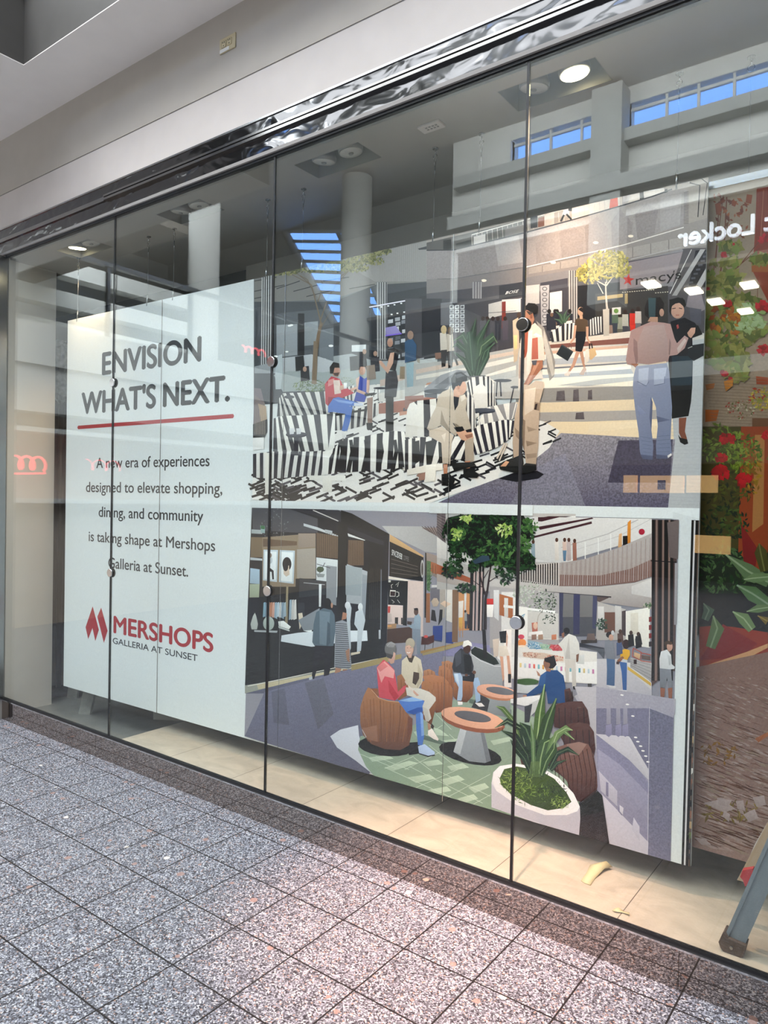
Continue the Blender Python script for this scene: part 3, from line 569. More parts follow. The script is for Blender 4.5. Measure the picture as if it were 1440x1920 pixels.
# black and white paving under the benches
P('d8d5cf', '474,880 560,850 700,700 770,690 830,700 960,780 1020,790 1050,808 1030,840 980,880 900,910 800,945 474,937')
r = random.Random(8)
for i in range(560):
    x = r.uniform(476, 1045); top = 880 if x < 560 else (700 if x < 770 else 770 if x < 960 else 782); y = r.uniform(max(top, 690), 938)
    if y > 940-(x-800)*.46 and x > 800: continue
    sc = .5+(y-690)/250; a = r.choice([-.42, -.38, .5, -.3]); l, w = 8.5*sc, 1.5*sc; ux, uy, vx, vy = math.cos(a)*l, math.sin(a)*l, -math.sin(a)*w, math.cos(a)*w
    P('26242a' if r.random() < .8 else '514e52', [(x-ux-vx, y-uy-vy), (x+ux-vx, y+uy-vy), (x+ux+vx, y+uy+vy), (x-ux+vx, y-uy+vy)])
Z(470, 640, 4.114)                                   # Z3 lounge benches
P('98a09e', '180,260 300,230 560,240 1000,180 1440,200 1440,420 990,330 560,380 250,390')
P('b8bab6', '1000,330 1440,200 1440,380 1000,440'); P('c4b0a2', '1000,300 1440,180 1440,225 1000,350'); P('9a6656', '990,480 1440,420 1440,460 1210,545 990,560'); P('cdc9c0', '990,400 1440,340 1440,410 990,470'); P('c08d74', '1150,545 1440,505 1440,520 1150,575')
A.leaves(21, 170, 480, 345, 150, 45, 16, ['6b7a58', '4f5f42', '86916c', '5b6a4c'], asp=.15); A.leaves(22, 60, 740, 310, 70, 35, 12, ['6f7c62', '8b947a'], asp=.15)
L('7a6a58', [34, 38], '505,0 492,330')
def slats(top, bot, n, c1='d6d4cc', c2='35343a', w=1.0, depth=None):
    """bench made of alternating pale and dark slats between two poly-lines"""
    def at(pl, t):
        t *= len(pl)-1; i = min(int(t), len(pl)-2); f = t-i; return (pl[i][0]+(pl[i+1][0]-pl[i][0])*f, pl[i][1]+(pl[i+1][1]-pl[i][1])*f)
    a, b = A.pts(top), A.pts(bot)
    for k in range(n):
        t0, t1 = k/n, (k+1)/n; P(c1 if k % 2 else c2, [at(a, t0), at(a, t1), at(b, t1), at(b, t0)])
slats('215,450 250,400 400,395 590,385 720,360 800,340', '205,580 330,580 480,570 600,560 740,540 800,520', 26, 'c8c6c0', '4b4c50')
slats('640,560 760,540 900,500 985,470', '650,690 760,680 880,650 985,560', 16, 'cac7c0', '36353a')
P('1f1e22', '640,560 900,520 900,535 640,580')
E('55565a', 300, 430, 40, 14)
slats('180,595 250,575 420,570 640,560', '175,850 330,850 480,850 640,830', 13, 'dcdad2', '4a4a4e')
slats('20,870 160,850 330,850 480,850 640,830', '20,1050 160,1060 300,1050 460,1040 600,1030', 21, 'cfcdc6', '3a3a40')
P('e2e0d8', '640,555 655,560 650,840 600,850'); P('dddad2', '560,850 610,840 640,830 640,850 610,900 600,1030 555,1030'); P('d8d5cc', '455,1035 735,1035 735,1080 455,1070'); P('d4d0c6', '555,1040 630,1040 630,1160 560,1160'); P('d4d0c6', '110,860 160,860 160,1180 115,1180')
slats('640,830 720,750 900,730 1100,690 1210,700 1440,760', '600,1025 700,1015 900,1000 1080,985 1270,960 1410,940', 21, 'e0ddd4', '2a282d')
for x in (660, 735, 850, 965, 1075): L('26242a', [26, 30, 34], [(x+40, 760), (x+52, 850), (x+20, 1010)])
P('dcd6ca', '1170,985 1360,950 1370,985 1230,1020'); P('e0dacd', '1360,930 1440,930 1425,1080 1340,1090'); P('8a6a5c', '1300,1010 1350,1000 1340,1060 1280,1040')
G('e2dfd6', 'ccc8be', '1215,500 1250,465 1290,470 1310,520 1310,720 1200,740'); slats('1290,470 1440,440', '1310,725 1440,740', 6, 'd8d5cc', '2c2b30')
E('2d2c34', 355, 722, 82, 22); E('45444c', 355, 716, 80, 18); P('34333a', '335,730 372,730 370,880 340,880')
for x in (322, 375): P('c9c9c9', [(x-22, 672), (x+18, 670), (x+14, 715), (x-18, 718)])
P('4a4a50', '1180,515 1240,505 1240,530 1180,540'); P('55565c', '1340,365 1440,330 1440,440 1345,430'); P('808488', '1340,365 1440,290 1440,360 1345,400'); E('36363c', 1000, 362, 52, 9); L('36363c', 5, '960,370 950,430'); L('36363c', 5, '985,370 985,460')
# woman with long hair at the left edge
P('6d6468', '30,360 80,365 110,480 130,620 100,740 20,740'); P('a08a74', '60,480 120,500 130,640 90,680'); P('27252a', '20,640 130,600 130,700 100,760 20,750'); P('d9d8d4', '18,745 105,740 105,830 20,840')
for k in range(8): L('8d7c6c', 3, [(40+k*10, 420+k*8), (35+k*11, 720)])
# seated man in red and woman in blue
P('b2404a', '575,330 625,270 690,290 720,350 780,380 800,400 700,440 660,460 600,500 580,480'); P('8c2c38', '600,430 690,430 660,460 600,500'); P('d08a86', '600,300 650,285 640,330 600,350'); P('d8c4b8', '640,300 690,300 700,400 650,410')
E('b58a78', 662, 232, 32, 42); P('2d2628', '612,200 640,160 685,170 690,205 650,205 640,250 615,250'); P('4a3834', '640,245 690,240 675,268 650,265')
P('4a6cae', '600,500 640,440 680,430 860,480 870,495 760,500 790,505 770,620 745,700 705,690 735,560 640,545 600,550'); P('7a98cc', '640,445 800,470 780,485 680,470'); P('c3c8d2', '800,475 868,478 865,498 800,500'); P('d0cec8', '705,700 745,690 740,740 710,745'); P('dcdcd8', '720,322 746,320 744,365 722,368'); P('c29a86', '690,345 722,335 720,370 690,380'); P('c8a08c', '770,365 835,345 830,360 780,390')
E('c49c88', 862, 225, 26, 36); P('5a443a', '838,175 880,160 905,200 900,240 888,200 850,195 840,230'); P('3a4a9c', '845,265 880,290 915,270 905,400 880,470 800,460 820,380'); P('c8a490', '815,290 845,270 830,370 890,395 885,415 820,390'); P('c8a490', '900,275 922,290 915,400 895,395'); P('23222a', '880,405 960,395 965,412 885,425'); P('8d7468', '900,440 945,430 940,640 905,640'); P('1e1c20', '895,630 945,630 940,690 900,680')
# woman in black standing, man with backpack, cafe crowd
P('2a292d', '1060,60 1110,50 1150,70 1120,230 1060,220'); P('3a383c', '1045,235 1125,225 1140,310 1125,430 1035,440 1040,310'); P('262428', '1045,430 1105,430 1105,690 1045,700'); E('b58c78', 1076, 10, 22, 34); P('c49c86', '1080,90 1110,85 1100,170 1060,250 1000,180 985,150 1010,150 1050,200')
P('36506c', '1215,10 1260,-5 1285,60 1275,150 1205,160'); P('7a98a4', '1215,170 1262,170 1250,340 1225,345'); P('8a7a66', '1155,195 1212,195 1212,290 1150,290'); P('5a4438', '1210,340 1270,335 1270,365 1205,365'); P('9a9486', '1280,40 1310,60 1305,170 1285,160')
for x, y, c in [(800, 150, '2e2f34'), (860, 120, '3a3a3e'), (960, 160, '35343a'), (420, 230, '2c2b30'), (380, 150, '26272b'), (930, 220, '8a7c70')]: P(c, [(x-35, y-30), (x+30, y-40), (x+40, y+70), (x-30, y+80)])
for x, y in [(420, 215), (962, 95), (880, 80)]: E('a88a78', x, y, 15, 20)
P('a8b0b2', '215,110 245,100 250,220 235,370 195,370 190,230')
Z(760, 560, 4.8)                                     # Z4 centre: plant, benches, two men
P('4a494e', '0,0 1050,0 1050,350 700,440 0,560'); P('2f3036', '150,0 330,0 330,480 150,520'); P('727276', '320,40 420,30 420,240 320,240')
r = random.Random(5)
for i in range(3):
    for j in range(6): x, y = 400+i*48, 60+j*42; P(r.choice(['c6c8ca', 'a9abb0', 'd6d7d6']), [(x, y), (x+38, y-3), (x+38, y+32), (x, y+35)]); P('55565c', [(x+7, y+7), (x+30, y+5), (x+30, y+24), (x+7, y+26)])
P('bcbab6', '750,50 870,20 870,150 750,180'); P('d6d3ce', '870,10 1040,0 1040,120 880,130'); P('7c3a34', '870,30 905,25 905,260 870,270'); L('4a4a50', 5, '750,130 1000,110')
for x, c in [(740, '3e3e44'), (790, '4a484e'), (835, '3a3b42'), (900, '565058'), (700, '55545a')]: P(c, [(x-28, 200), (x+28, 195), (x+24, 370), (x-22, 380)]); E('3a302e', x, 180, 17, 20)
P('a9a8a4', '0,600 380,560 1000,440 1050,450 1050,900 820,900 600,740 420,720 0,900'); P('c6b3a4', '100,640 500,560 1000,470 1000,500 500,600 100,680'); P('d4d0c6', '100,700 560,620 1000,520 1000,560 560,660 100,730'); P('b9876e', '200,760 420,720 420,740 180,790'); P('d8d4ca', '180,780 560,740 1000,600 1000,690 560,830 180,850'); P('b4b8b8', '750,700 1000,640 1000,700 800,740')
P('8f6a60', '0,880 170,870 170,960 0,1000')
for k, (x, y) in enumerate([(345, 280), (405, 290)]):
    P(['c8bfb2', 'b8aea0'][k], [(x-30, y+30), (x+25, y+25), (x+40, y+180), (x-25, y+190)]); E(['c6b088', '6a5848'][k], x+5, y, 26, 38); P('2f2a2c', [(x-20, y+185), (x+35, y+180), (x+20, y+330), (x-15, y+340)]); L('2f2a2c', 20, [(x+25, y+190), (x+70, y+310)])
P('7a5a4c', '270,490 325,485 325,540 275,545')
P('33506e', '0,390 60,350 105,420 100,550 0,580'); P('8aa2aa', '10,580 80,570 75,790 20,800'); E('9a8070', 50, 330, 28, 40)
P('8b8e92', '175,810 320,690 470,640 570,650 590,700 400,790 380,850 180,860'); P('6a6d73', '260,800 400,700 480,650 560,660 420,760 350,820'); E('44474d', 300, 835, 130, 22)
for w, t, c, d in [(60, '600,700 560,480 470,400 430,440', '2c4032', '4b6450'), (70, '610,690 570,420 520,330 440,380', '35493a', '587058'), (80, '620,680 600,350 640,180', '2b3b30', '4a5e4a'), (75, '630,690 660,380 760,190', '34473a', '50684f'), (80, '640,690 690,430 800,340 830,400', '3c5040', '6a7f62'), (60, '650,690 720,480 810,400', '2f4234', '526a52'), (55, '600,690 540,560 440,480', '2c3d32', '4c6350'), (50, '640,700 670,560 700,480', '2a3a30', '486049'), (60, '610,650 580,300 560,360', '304538', '4f6853'), (50, '660,690 740,520 760,440', '2f4236', '4f6a52')]: A.blade(c, w, t, d)
P('5c5e62', '560,700 720,690 780,720 600,760')
slats('560,760 600,710 700,700 760,700 800,770 810,880', '640,1130 640,1080 720,1000 760,960 800,980 830,960', 15, 'dad7cf', '3a393e')
G('e2dfd8', 'cfccc4', '610,870 640,790 690,760 730,800 745,870 740,980 690,1000 640,980')
slats('640,1140 740,980 830,960 1000,930 1020,960', '660,1180 760,1160 900,1090 960,1090 1000,1060', 12, 'ddd9d0', '8c8a8a')
slats('560,1190 660,1140 800,1110 900,1090 990,1100', '630,1410 720,1380 830,1340 920,1280 960,1230', 15, 'dcd9d0', '34323a')
E('43444a', 880, 738, 82, 15); L('43444a', 12, '830,750 822,880'); L('43444a', 14, '858,750 866,880'); E('4a4b50', 990, 798, 40, 12); L('3a3a40', 10, '980,805 950,940')
E('3a3d46', 700, 1014, 116, 22); E('4d515a', 700, 1004, 114, 18); L('d2cec4', 14, '620,1030 600,1180'); L('d2cec4', 14, '660,1030 680,1200')
slats('40,950 110,920 280,900 330,900', '0,1260 110,1250 300,1230 420,1240', 9, 'dad7ce', '302e33'); G('e4e1d9', 'cac6bc', '20,1000 45,945 80,930 110,960 115,1240 0,1250')
slats('420,900 560,830 620,900 640,1100', '440,1240 560,1220 620,1180 650,1150', 9, 'd4d1c9', '3c3b40')
slats('0,1270 110,1250 300,1240 560,1240 620,1190', '0,1560 110,1530 240,1490 420,1450 620,1440', 14, 'e0dcd3', '2b292e')
for x in (100, 215, 330): P('232126', [(x-30, 1290), (x+30, 1275), (x+35, 1460), (x-20, 1500)])
P('dcd5c8', '20,1540 180,1500 340,1480 340,1540 200,1560 20,1590'); P('e2dccf', '190,1500 280,1490 270,1640 180,1640'); P('916e60', '130,1590 185,1560 180,1630 120,1640'); L('c8b9a8', 16, '900,1300 830,1440'); L('c8b9a8', 12, '920,1300 850,1460')
# seated man in a pale jacket
G('cabfae', 'a99e8e', '300,880 340,840 410,810 440,850 480,880 540,860 560,900 550,1000 590,1130 600,1190 540,1190 470,1130 430,1120 480,1190 460,1240 400,1190 330,1140 220,1190 200,1170 230,1080 280,980')
P('8f8474', '330,1000 360,1100 410,1180 400,1200 320,1130'); P('dcd4c6', '500,880 540,865 550,900 510,930'); P('35363c', '440,860 490,890 480,960 450,1010 440,930'); P('7f7566', '440,1120 470,1130 540,1190 500,1220')
P('24252a', '440,1160 520,1150 545,1200 470,1200'); P('c79c82', '460,1200 500,1200 560,1180 610,1210 620,1250 560,1285 510,1270'); P('8d6656', '540,1230 610,1215 610,1245 560,1260'); P('2b2a2e', '545,1185 600,1170 605,1200 560,1205')
P('bcae9c', '220,1190 330,1150 400,1200 440,1240 420,1300 410,1490 340,1480 330,1300 220,1240'); P('a39584', '560,1270 620,1250 620,1460 545,1470 540,1290'); P('d6c9b8', '330,1230 370,1210 360,1300')
P('b07a5e', '345,1490 385,1490 380,1580 350,1585'); P('a87258', '540,1465 590,1460 585,1530 545,1530'); P('19171c', '330,1580 400,1570 450,1640 430,1690 330,1680'); P('19171c', '525,1530 600,1525 670,1590 650,1615 530,1610')
E('c89f88', 500, 800, 56, 70); P('c89f88', '440,800 500,850 490,890 440,880'); P('33363c', '420,720 450,670 510,660 565,700 560,740 520,750 500,790 460,790 440,830 425,800'); P('5c6068', '450,690 500,675 540,695 470,720'); E('b98a74', 484, 800, 11, 18)
P('1a181c', '410,1480 620,1470 640,1500 450,1560')
# standing man in striped shirt and khaki trousers
P('2a262c', '840,1620 1000,1560 1190,1550 1250,1580 1200,1620 1000,1650', .1)
P('c9b39a', '970,200 1020,170 1030,420 1010,560 980,580 975,420'); P('e0c98e', '975,330 1010,330 1010,450 985,460'); E('54443c', 1025, 150, 18, 26)
P('8f8a84', '1180,200 1250,260 1330,500 1350,570 1340,700 1300,740 1280,640 1260,420'); P('bdb6ac', '1250,280 1320,520 1345,680 1320,700 1280,560 1240,380')
P('d2c6b8', '1060,300 1110,260 1170,220 1230,280 1250,420 1255,560 1200,560 1245,720 1060,740 1020,840 1020,600 1040,380'); P('a55a48', '1070,310 1110,290 1120,400 1090,520 1060,560'); P('b4695a', '1145,360 1195,350 1200,545 1140,550'); P('e6dccf', '1110,300 1150,280 1140,420 1120,680 1090,700'); P('efe8de', '1150,330 1180,310 1235,340 1200,350'); P('a9958a', '1030,520 1060,560 1060,720 1025,720')
P('9c6a54', '1150,560 1240,555 1240,620 1120,770 1080,800 1070,770 1130,660'); P('b98870', '1170,580 1210,575 1110,770 1090,780')
P('5a5a60', '1140,560 1190,555 1180,600 1150,600')
G('c4ae98', 'a5907c', '1050,770 1120,780 1180,740 1250,750 1250,800 1215,930 1205,1140 1200,1320 1185,1450 1180,1500 1090,1490 1080,1380 1060,1300 1040,1400 1020,1470 980,1440 970,1300 990,1060 1030,900')
P('d6c4b0', '1080,820 1180,800 1160,1000 1080,1050'); P('8e7a68', '1170,930 1215,940 1210,1010 1160,1000'); P('3a3030', '1175,950 1195,945 1185,1000 1165,1000'); P('93806e', '1100,1150 1190,1180 1110,1200'); P('8a7664', '990,1160 1060,1230 1060,1300 1000,1240'); P('8a7664', '1090,1280 1195,1300 1100,1330'); P('907c6a', '1090,1400 1190,1390 1180,1430 1100,1440'); P('7d6a5a', '1060,1080 1085,1100 1075,1380 1055,1300')
P('1f1c20', '850,1520 920,1450 960,1440 1060,1400 1070,1480 1060,1560 1000,1570 860,1540'); P('241c1d', '1000,1560 1090,1480 1180,1490 1185,1545 1100,1570 1040,1580'); P('c89878', '860,1510 910,1460 940,1470 910,1510')
P('a87862', '1075,120 1100,100 1150,130 1165,190 1150,230 1110,280 1090,250 1075,200'); P('2b2828', '1080,80 1110,40 1170,45 1200,75 1195,130 1165,140 1130,120 1090,100'); P('4a423e', '1090,110 1150,125 1140,160 1110,140'); E('8d5c4a', 1138, 160, 12, 22)
# Z5 right: walking woman, couple
Z(1030, 500, 4.174)
for x, y, c in [(50, 470, 'c8c2ba'), (150, 430, 'cfcac4'), (20, 400, '35353c')]: P(c, [(x-30, y), (x+30, y-10), (x+35, y+90), (x-40, y+100)]); E('6a5448', x, y-22, 13, 16)
slats('0,520 120,450 200,440', '20,590 120,580 190,560', 10, 'd6d2ca', '3a393d'); slats('310,420 360,395 420,390', '310,540 370,530 420,510', 11, 'd8d4cc', '3a393d'); P('bcb4a8', '420,335 470,330 470,540 425,545')
for w, t in [(26, '110,440 90,380 50,350'), (26, '115,440 120,380 140,340'), (24, '120,440 140,400 170,370'), (22, '105,450 80,420 40,410')]: A.blade('3f5444', w, t, '6a7d64')
P('544538', '205,415 230,400 270,405 300,420 305,480 290,500 280,510 215,510 200,470'); P('23262c', '210,508 285,508 285,570 255,670 205,660'); E('c09a80', 246, 352, 24, 36); P('2e2523', '228,335 250,318 275,335 275,395 262,400 264,360 240,345'); P('c49c82', '238,385 262,385 262,410 240,410')
L('c09880', [20, 16, 12], '205,460 195,560 165,600'); L('c09880', [20, 16, 12], '298,470 298,560 318,600'); L('b98e78', [30, 24, 14], '225,665 190,770 150,830'); L('b08670', [28, 22, 14], '250,665 265,740 278,800')
P('d0c2b6', '118,840 160,815 165,845 150,858 120,855'); P('b8a498', '235,845 275,780 290,800 270,850'); L('8a7468', 3, '288,800 286,845'); L('8a7468', 3, '158,840 158,860')
P('2f3336', '100,608 190,665 145,740 55,685'); P('454a4c', '100,608 190,665 185,672 96,618'); L('5a4a40', 4, '150,640 165,600 175,640'); P('c9a97e', '312,650 355,630 372,690 330,730 315,725'); P('d5cdc0', '285,650 312,640 310,740 275,765'); L('2c2626', 10, '316,645 316,605 332,605 338,640')
# woman with the camera in black coat and cap
P('22272c', '950,430 1060,400 1140,440 1200,530 1120,560 1125,700 1120,930 1110,1060 1090,1170 960,1190 950,1000 930,700 940,560'); P('2f3a42', '960,700 1125,700 1118,930 955,930'); P('1a1d20', '955,935 1118,925 1108,1060 1088,1170 962,1186')
P('7a4c3c', '1015,1185 1075,1180 1062,1290 1080,1350 1040,1355 1015,1300'); P('191618', '1010,1320 1030,1340 1080,1352 1088,1385 1060,1395 1025,1375'); L('191618', 4, '1013,1320 1018,1345')
E('c29884', 1005, 345, 52, 62); P('1d1f24', '940,300 960,255 1010,240 1060,260 1070,300 1060,320 1010,275 960,310 950,390 940,350'); P('22242a', '940,258 1045,245 1062,275 942,300'); L('3a2c28', 6, '962,330 990,326'); L('3a2c28', 6, '1015,325 1040,330'); L('9c5a50', 6, '990,380 1018,380')
P('a24a48', '995,460 1010,452 1016,480 1002,490'); P('2b2f33', '1085,620 1215,600 1222,690 1130,740 1085,700'); L('b8b8b0', 5, '1085,640 1120,625'); P('1c1f23', '1130,470 1165,460 1200,530 1120,560')
P('3d4850', '1045,150 1050,150 1050,160 1045,160')
# woman with her back turned, pink-grey sweater and jeans
P('c79a84', '1080,520 1110,480 1145,478 1140,520 1110,560 1090,545'); P('aa8a84', '640,500 730,460 800,430 900,440 950,450 980,560 1000,600 1060,540 1090,560 1060,640 1000,690 940,700 930,745 800,770 690,755 680,780 610,765 600,730 620,600')
G('b39a94', '9c817c', '740,470 900,450 930,600 930,740 800,765 700,750 690,600'); P('8a6f6c', '660,560 690,590 695,740 680,770 660,660'); P('8a726e', '940,560 955,600 945,690 935,690'); P('9a6a54', '640,760 700,760 680,795'); P('c3aea6', '1000,640 1060,560 1075,580 1010,680'); P('cbb59c', '780,765 915,740 918,755 770,780')
P('2c2626', '745,330 765,265 810,240 870,240 900,290 890,360 850,410 780,410 750,380'); P('3f5054', '775,245 835,245 830,400 780,400'); P('b28a74', '790,395 850,395 850,435 770,430'); E('b48c78', 880, 360, 18, 30)
G('8a90a4', '6c748c', '680,780 790,768 920,755 940,820 950,950 962,1100 955,1250 950,1350 960,1460 930,1500 840,1500 835,1400 850,1250 835,1100 805,1020 790,1150 800,1280 815,1400 810,1500 730,1505 710,1450 700,1300 670,1100 655,940 660,860')
P('a0a6b8', '700,800 780,790 770,930 700,920'); P('a4aabc', '820,800 920,790 900,920 820,930'); L('5c6278', 5, '690,900 760,935 780,900'); L('5c6278', 5, '820,930 900,915 905,860'); P('5a6078', '795,1020 810,1060 800,1280 785,1180'); P('5e657c', '840,1170 950,1200 850,1220'); P('7e86a0', '690,1080 760,1150 700,1160'); P('545a70', '715,1470 810,1480 810,1512 730,1505'); P('545a70', '838,1470 940,1480 930,1502 845,1505'); P('d9d4cf', '925,1480 955,1460 960,1475 930,1498')
for k in range(5): L('626a80', 4, [(715+k*6, 1330+k*30), (800, 1345+k*28)]); L('626a80', 4, [(845, 1330+k*30), (945, 1320+k*32)])
def ptext(txt, c, x0, y0, x1, y1, ux, uy, bold=0.0):
    """printed lettering inside a picture: baseline from (x0,y0) to (x1,y1), capital height along (ux,uy)"""
    me = text_mesh('t', txt, 1.0); X = [v.co.x for v in me.vertices]; mn, w = min(X), max(X)-min(X)
    for d in ([-bold, bold] if bold else [0]):
        for p in me.polygons:
            q = [me.vertices[i].co for i in p.vertices]
            P(c, [(x0+((v.x-mn)/w+d*.3)*(x1-x0)+v.y/.73*ux, y0+((v.x-mn)/w+d*.3)*(y1-y0)+v.y/.73*uy) for v in q])
    bpy.data.meshes.remove(me)
Z(800, 330, 2.717); ptext('macys', '26242a', 1066, 556, 1298, 522, 0, -50, .0); L('26242a', 5, '1262,482 1258,494'); ptext('BOSE', 'e0e0e0', 402, 604, 464, 594, 8, -16, .02)
# ---- lower picture: food court
Z(0, 0, 1)
P('d3d8d7', '470,938 840,944 1316,953 1316,974 840,963 470,954')
P('d3d8d7', '1262,960 1316,974 1300,1630 1240,1620')
P('1c1b1f', '1297,975 1318,976 1296,1628 1278,1621'); L('c8c6c6', 3.2, '1303,976 1284,1622'); L('6a5a52', 2, '1311,976 1292,1626')
r = random.Random(2)
for k in range(26): y = 1100+k*20; x = 1316-(y-976)*.0335; P(r.choice(['c9c6c0', '7c5a4c', '3a3a40', 'a08a6a', '241f24', '5d6a4c']), [(x-4, y), (x, y), (x-.4, y+r.uniform(6, 16)), (x-4.4, y+12)])
P('8c8a92', '473,952 820,961 1273,974 1258,1616 800,1480 459,1380')
Z(460, 940, 4)                                       # dark clothes shop
P('2a2a2e', '52,48 600,60 1082,245 1060,1200 820,1290 0,1390 20,800')
P('4d4d52', '52,48 330,56 545,130 545,235 380,235 60,215'); P('3a3a3f', '330,56 700,66 960,190 700,150')
A.leaves(31, 70, 220, 180, 110, 130, 7, ['5f6064', '6a6b6c', '505156', '77787a'])
L('c9c4bd', 7, '510,66 700,148'); P('1f1e23', '720,66 800,90 1082,245 1060,260 780,180 720,150')
P('c2c5c5', '440,165 545,195 710,262 700,268 540,215 440,185'); P('b0b4b6', '600,210 655,222 655,245 600,232')
P('9fa6a6', '50,210 130,215 130,245 48,240'); P('8fa7a5', '115,180 150,185 150,240 120,235', .0); P('3d6a48', '118,180 150,186 148,210 118,206')
P('73624e', '45,268 130,270 130,420 42,420'); P('8a7a66', '130,270 530,240 530,580 380,580 380,640 130,640'); P('6a5646', '135,280 390,300 390,330 135,340'); P('a0978c', '390,360 530,350 530,580 390,575'); P('9a8a7c', '400,240 530,240 530,340 400,350')
P('6d5a4a', '535,235 700,262 700,430 535,415')
for x in range(540, 700, 16): L('57473b', 4, [(x, 238), (x, 425)])
P('b0b5b8', '40,420 130,430 130,445 40,440'); P('9cb1c0', '40,500 110,510 110,620 36,615'); P('97a08a', '36,620 110,620 105,720 34,720')
P('b9c4ca', '140,362 248,365 240,605 135,592'); P('dbe0e0', '150,375 236,378 230,590 146,582'); P('b9c4ca', '262,365 375,370 365,618 255,605'); P('dfe4e3', '272,378 362,382 354,604 266,595')
E('26252c', 315, 470, 34, 52, 0, 20); P('cbb9a6', '290,500 330,480 335,550 310,565 290,545'); E('26252c', 305, 490, 20, 34); P('2b2a30', '165,580 170,520 190,500 215,520 218,585 205,585 200,530 185,525 178,582'); E('b9c0c2', 190, 440, 16, 28); E('8a7c70', 188, 405, 14, 18)
P('cfd4d4', '535,420 700,440 690,720 610,720 610,600 535,590'); P('3a3c40', '410,575 605,600 605,700 405,720'); L('b8b8b8', 4, '440,610 600,625'); P('1d1d22', '700,150 770,180 760,860 690,860'); P('8b8f93', '610,480 690,490 685,780 610,760')
L('4a4b50', 5, '540,470 640,500'); L('4a4b50', 5, '600,460 560,540'); E('4d5a48', 565, 510, 28, 22); P('8a9090', '535,540 600,545 590,570 545,568')
P('6e5a4a', '775,290 890,295 890,480 770,480')
for x in range(780, 890, 13): L('564539', 4, [(x, 295), (x, 478)])
P('dcdcd8', '770,240 900,290 900,295 775,262'); P('35353a', '770,195 1040,300 1040,330 900,290 770,215'); P('a9aeb2', '765,470 930,530 930,780 760,760'); P('8f969c', '880,545 925,560 920,900 875,880'); P('26252a', '930,300 1040,330 1030,1100 930,1160 900,900'); P('9aa3a6', '755,480 880,500 870,710 755,700')
for x in range(940, 1030, 14): L('3b3733', 5, [(x, 500), (x-6, 880)])
P('232328', '120,640 400,640 400,900 100,900'); P('8a7e66', '310,640 325,640 320,920 300,920')
for i, x in enumerate(range(140, 300, 17)): P(['7d9aa8', '6a7c88', 'b88a74', 'a97860', 'c09684', '8aa0ac', 'a8b8c0', 'c6c8c6', '7a8c98', '93a4ae'][i % 10], [(x, 760), (x+14, 755), (x+17, 860+i % 3*12), (x-6, 870)])
for i, x in enumerate((335, 352, 370)): P(['8fa2ae', 'b7b3ae', 'c8c6c0'][i], [(x, 740), (x+14, 735), (x+18, 880), (x-6, 890)])
P('1d1c20', '30,960 400,900 1000,900 1010,1190 820,1240 0,1370')
P('a9aca6', '60,860 75,835 85,860 98,920 90,960 50,960 42,920'); E('9da79f', 178, 915, 42, 52); L('8b958d', 14, '170,870 180,850'); P('d9dcd8', '250,900 290,895 345,940 330,960 255,935'); P('b4b8b4', '250,935 335,965 335,975 255,950'); P('9da1a2', '70,965 245,970 240,985 70,978')
P('35353a', '400,760 445,760 450,900 400,1040'); P('c9bda9', '400,840 430,835 440,900 410,960'); P('1b1a1e', '405,960 480,1000 470,1050 400,1040')
P('cfd6da', '275,1005 400,985 560,970 915,968 920,1045 700,1060 500,1090 270,1050'); P('e6eaea', '450,880 510,880 500,985 440,970'); P('d8dcdc', '555,620 575,620 570,790 555,790'); P('80868c', '400,890 560,800 560,960 440,970', .0)
P('b4bcc2', '756,760 785,756 800,800 790,900 795,1100 780,1140 765,900'); E('d2d6d8', 770, 780, 20, 28); P('b9c2c8', '830,830 880,800 903,890 880,1000 870,1120 840,1130 845,960 820,920'); E('d6dadb', 866, 792, 18, 30); P('c6bba4', '795,1135 865,1125 862,1140 795,1155')
P('aeb2b6', '1003,965 1018,962 1018,1030 1003,1032'); L('6a6e74', 8, '1022,510 1018,960')
P('97988c', '0,1380 90,1365 820,1235 1010,1180 1010,1200 820,1262 0,1440'); P('bfb394', '90,1375 820,1240 1000,1185 1000,1210 820,1262 100,1410'); L('d8d4c8', 5, '20,1385 90,1372 1000,1180')
G('737284', '5c5c6c', '0,1440 400,1340 1000,1210 1060,1180 1440,1130 1440,1440', .12)
# couple seen from behind, man in grey jacket and woman in striped dress
P('56656f', '535,830 590,800 650,815 672,850 680,960 665,1080 610,1105 520,1080 505,1055 515,920'); P('6d7c86', '560,820 640,830 620,1080 560,1070'); P('49565f', '620,900 640,920 640,1060 610,1100'); E('231f22', 618, 765, 30, 40); E('b48a74', 652, 780, 8, 20)
P('2b292d', '525,1080 660,1085 640,1260 610,1380 590,1380 595,1180 560,1190 520,1330 495,1370 505,1280'); P('a9adb2', '480,1320 505,1310 512,1390 490,1400'); P('b8bcc0', '590,1370 630,1385 640,1395 590,1395')
P('8d9096', '680,905 730,890 765,905 775,1000 800,1230 780,1258 670,1245 675,1050')
for k in range(22): y = 915+k*15.5; L('2f3238', 4.5, [(680-k*.2, y), (765+k*1.5, y+6)])
E('2b2426', 730, 825, 32, 38); P('a87860', '735,830 765,840 760,880 725,890'); P('96705c', '755,1120 785,1100 785,1210 765,1190'); P('9a725e', '680,1245 725,1255 690,1330 655,1400 640,1390 670,1310'); P('8f6a58', '735,1258 768,1258 755,1400 735,1440 728,1380'); P('c4c2c2', '630,1375 660,1370 662,1420 635,1430')
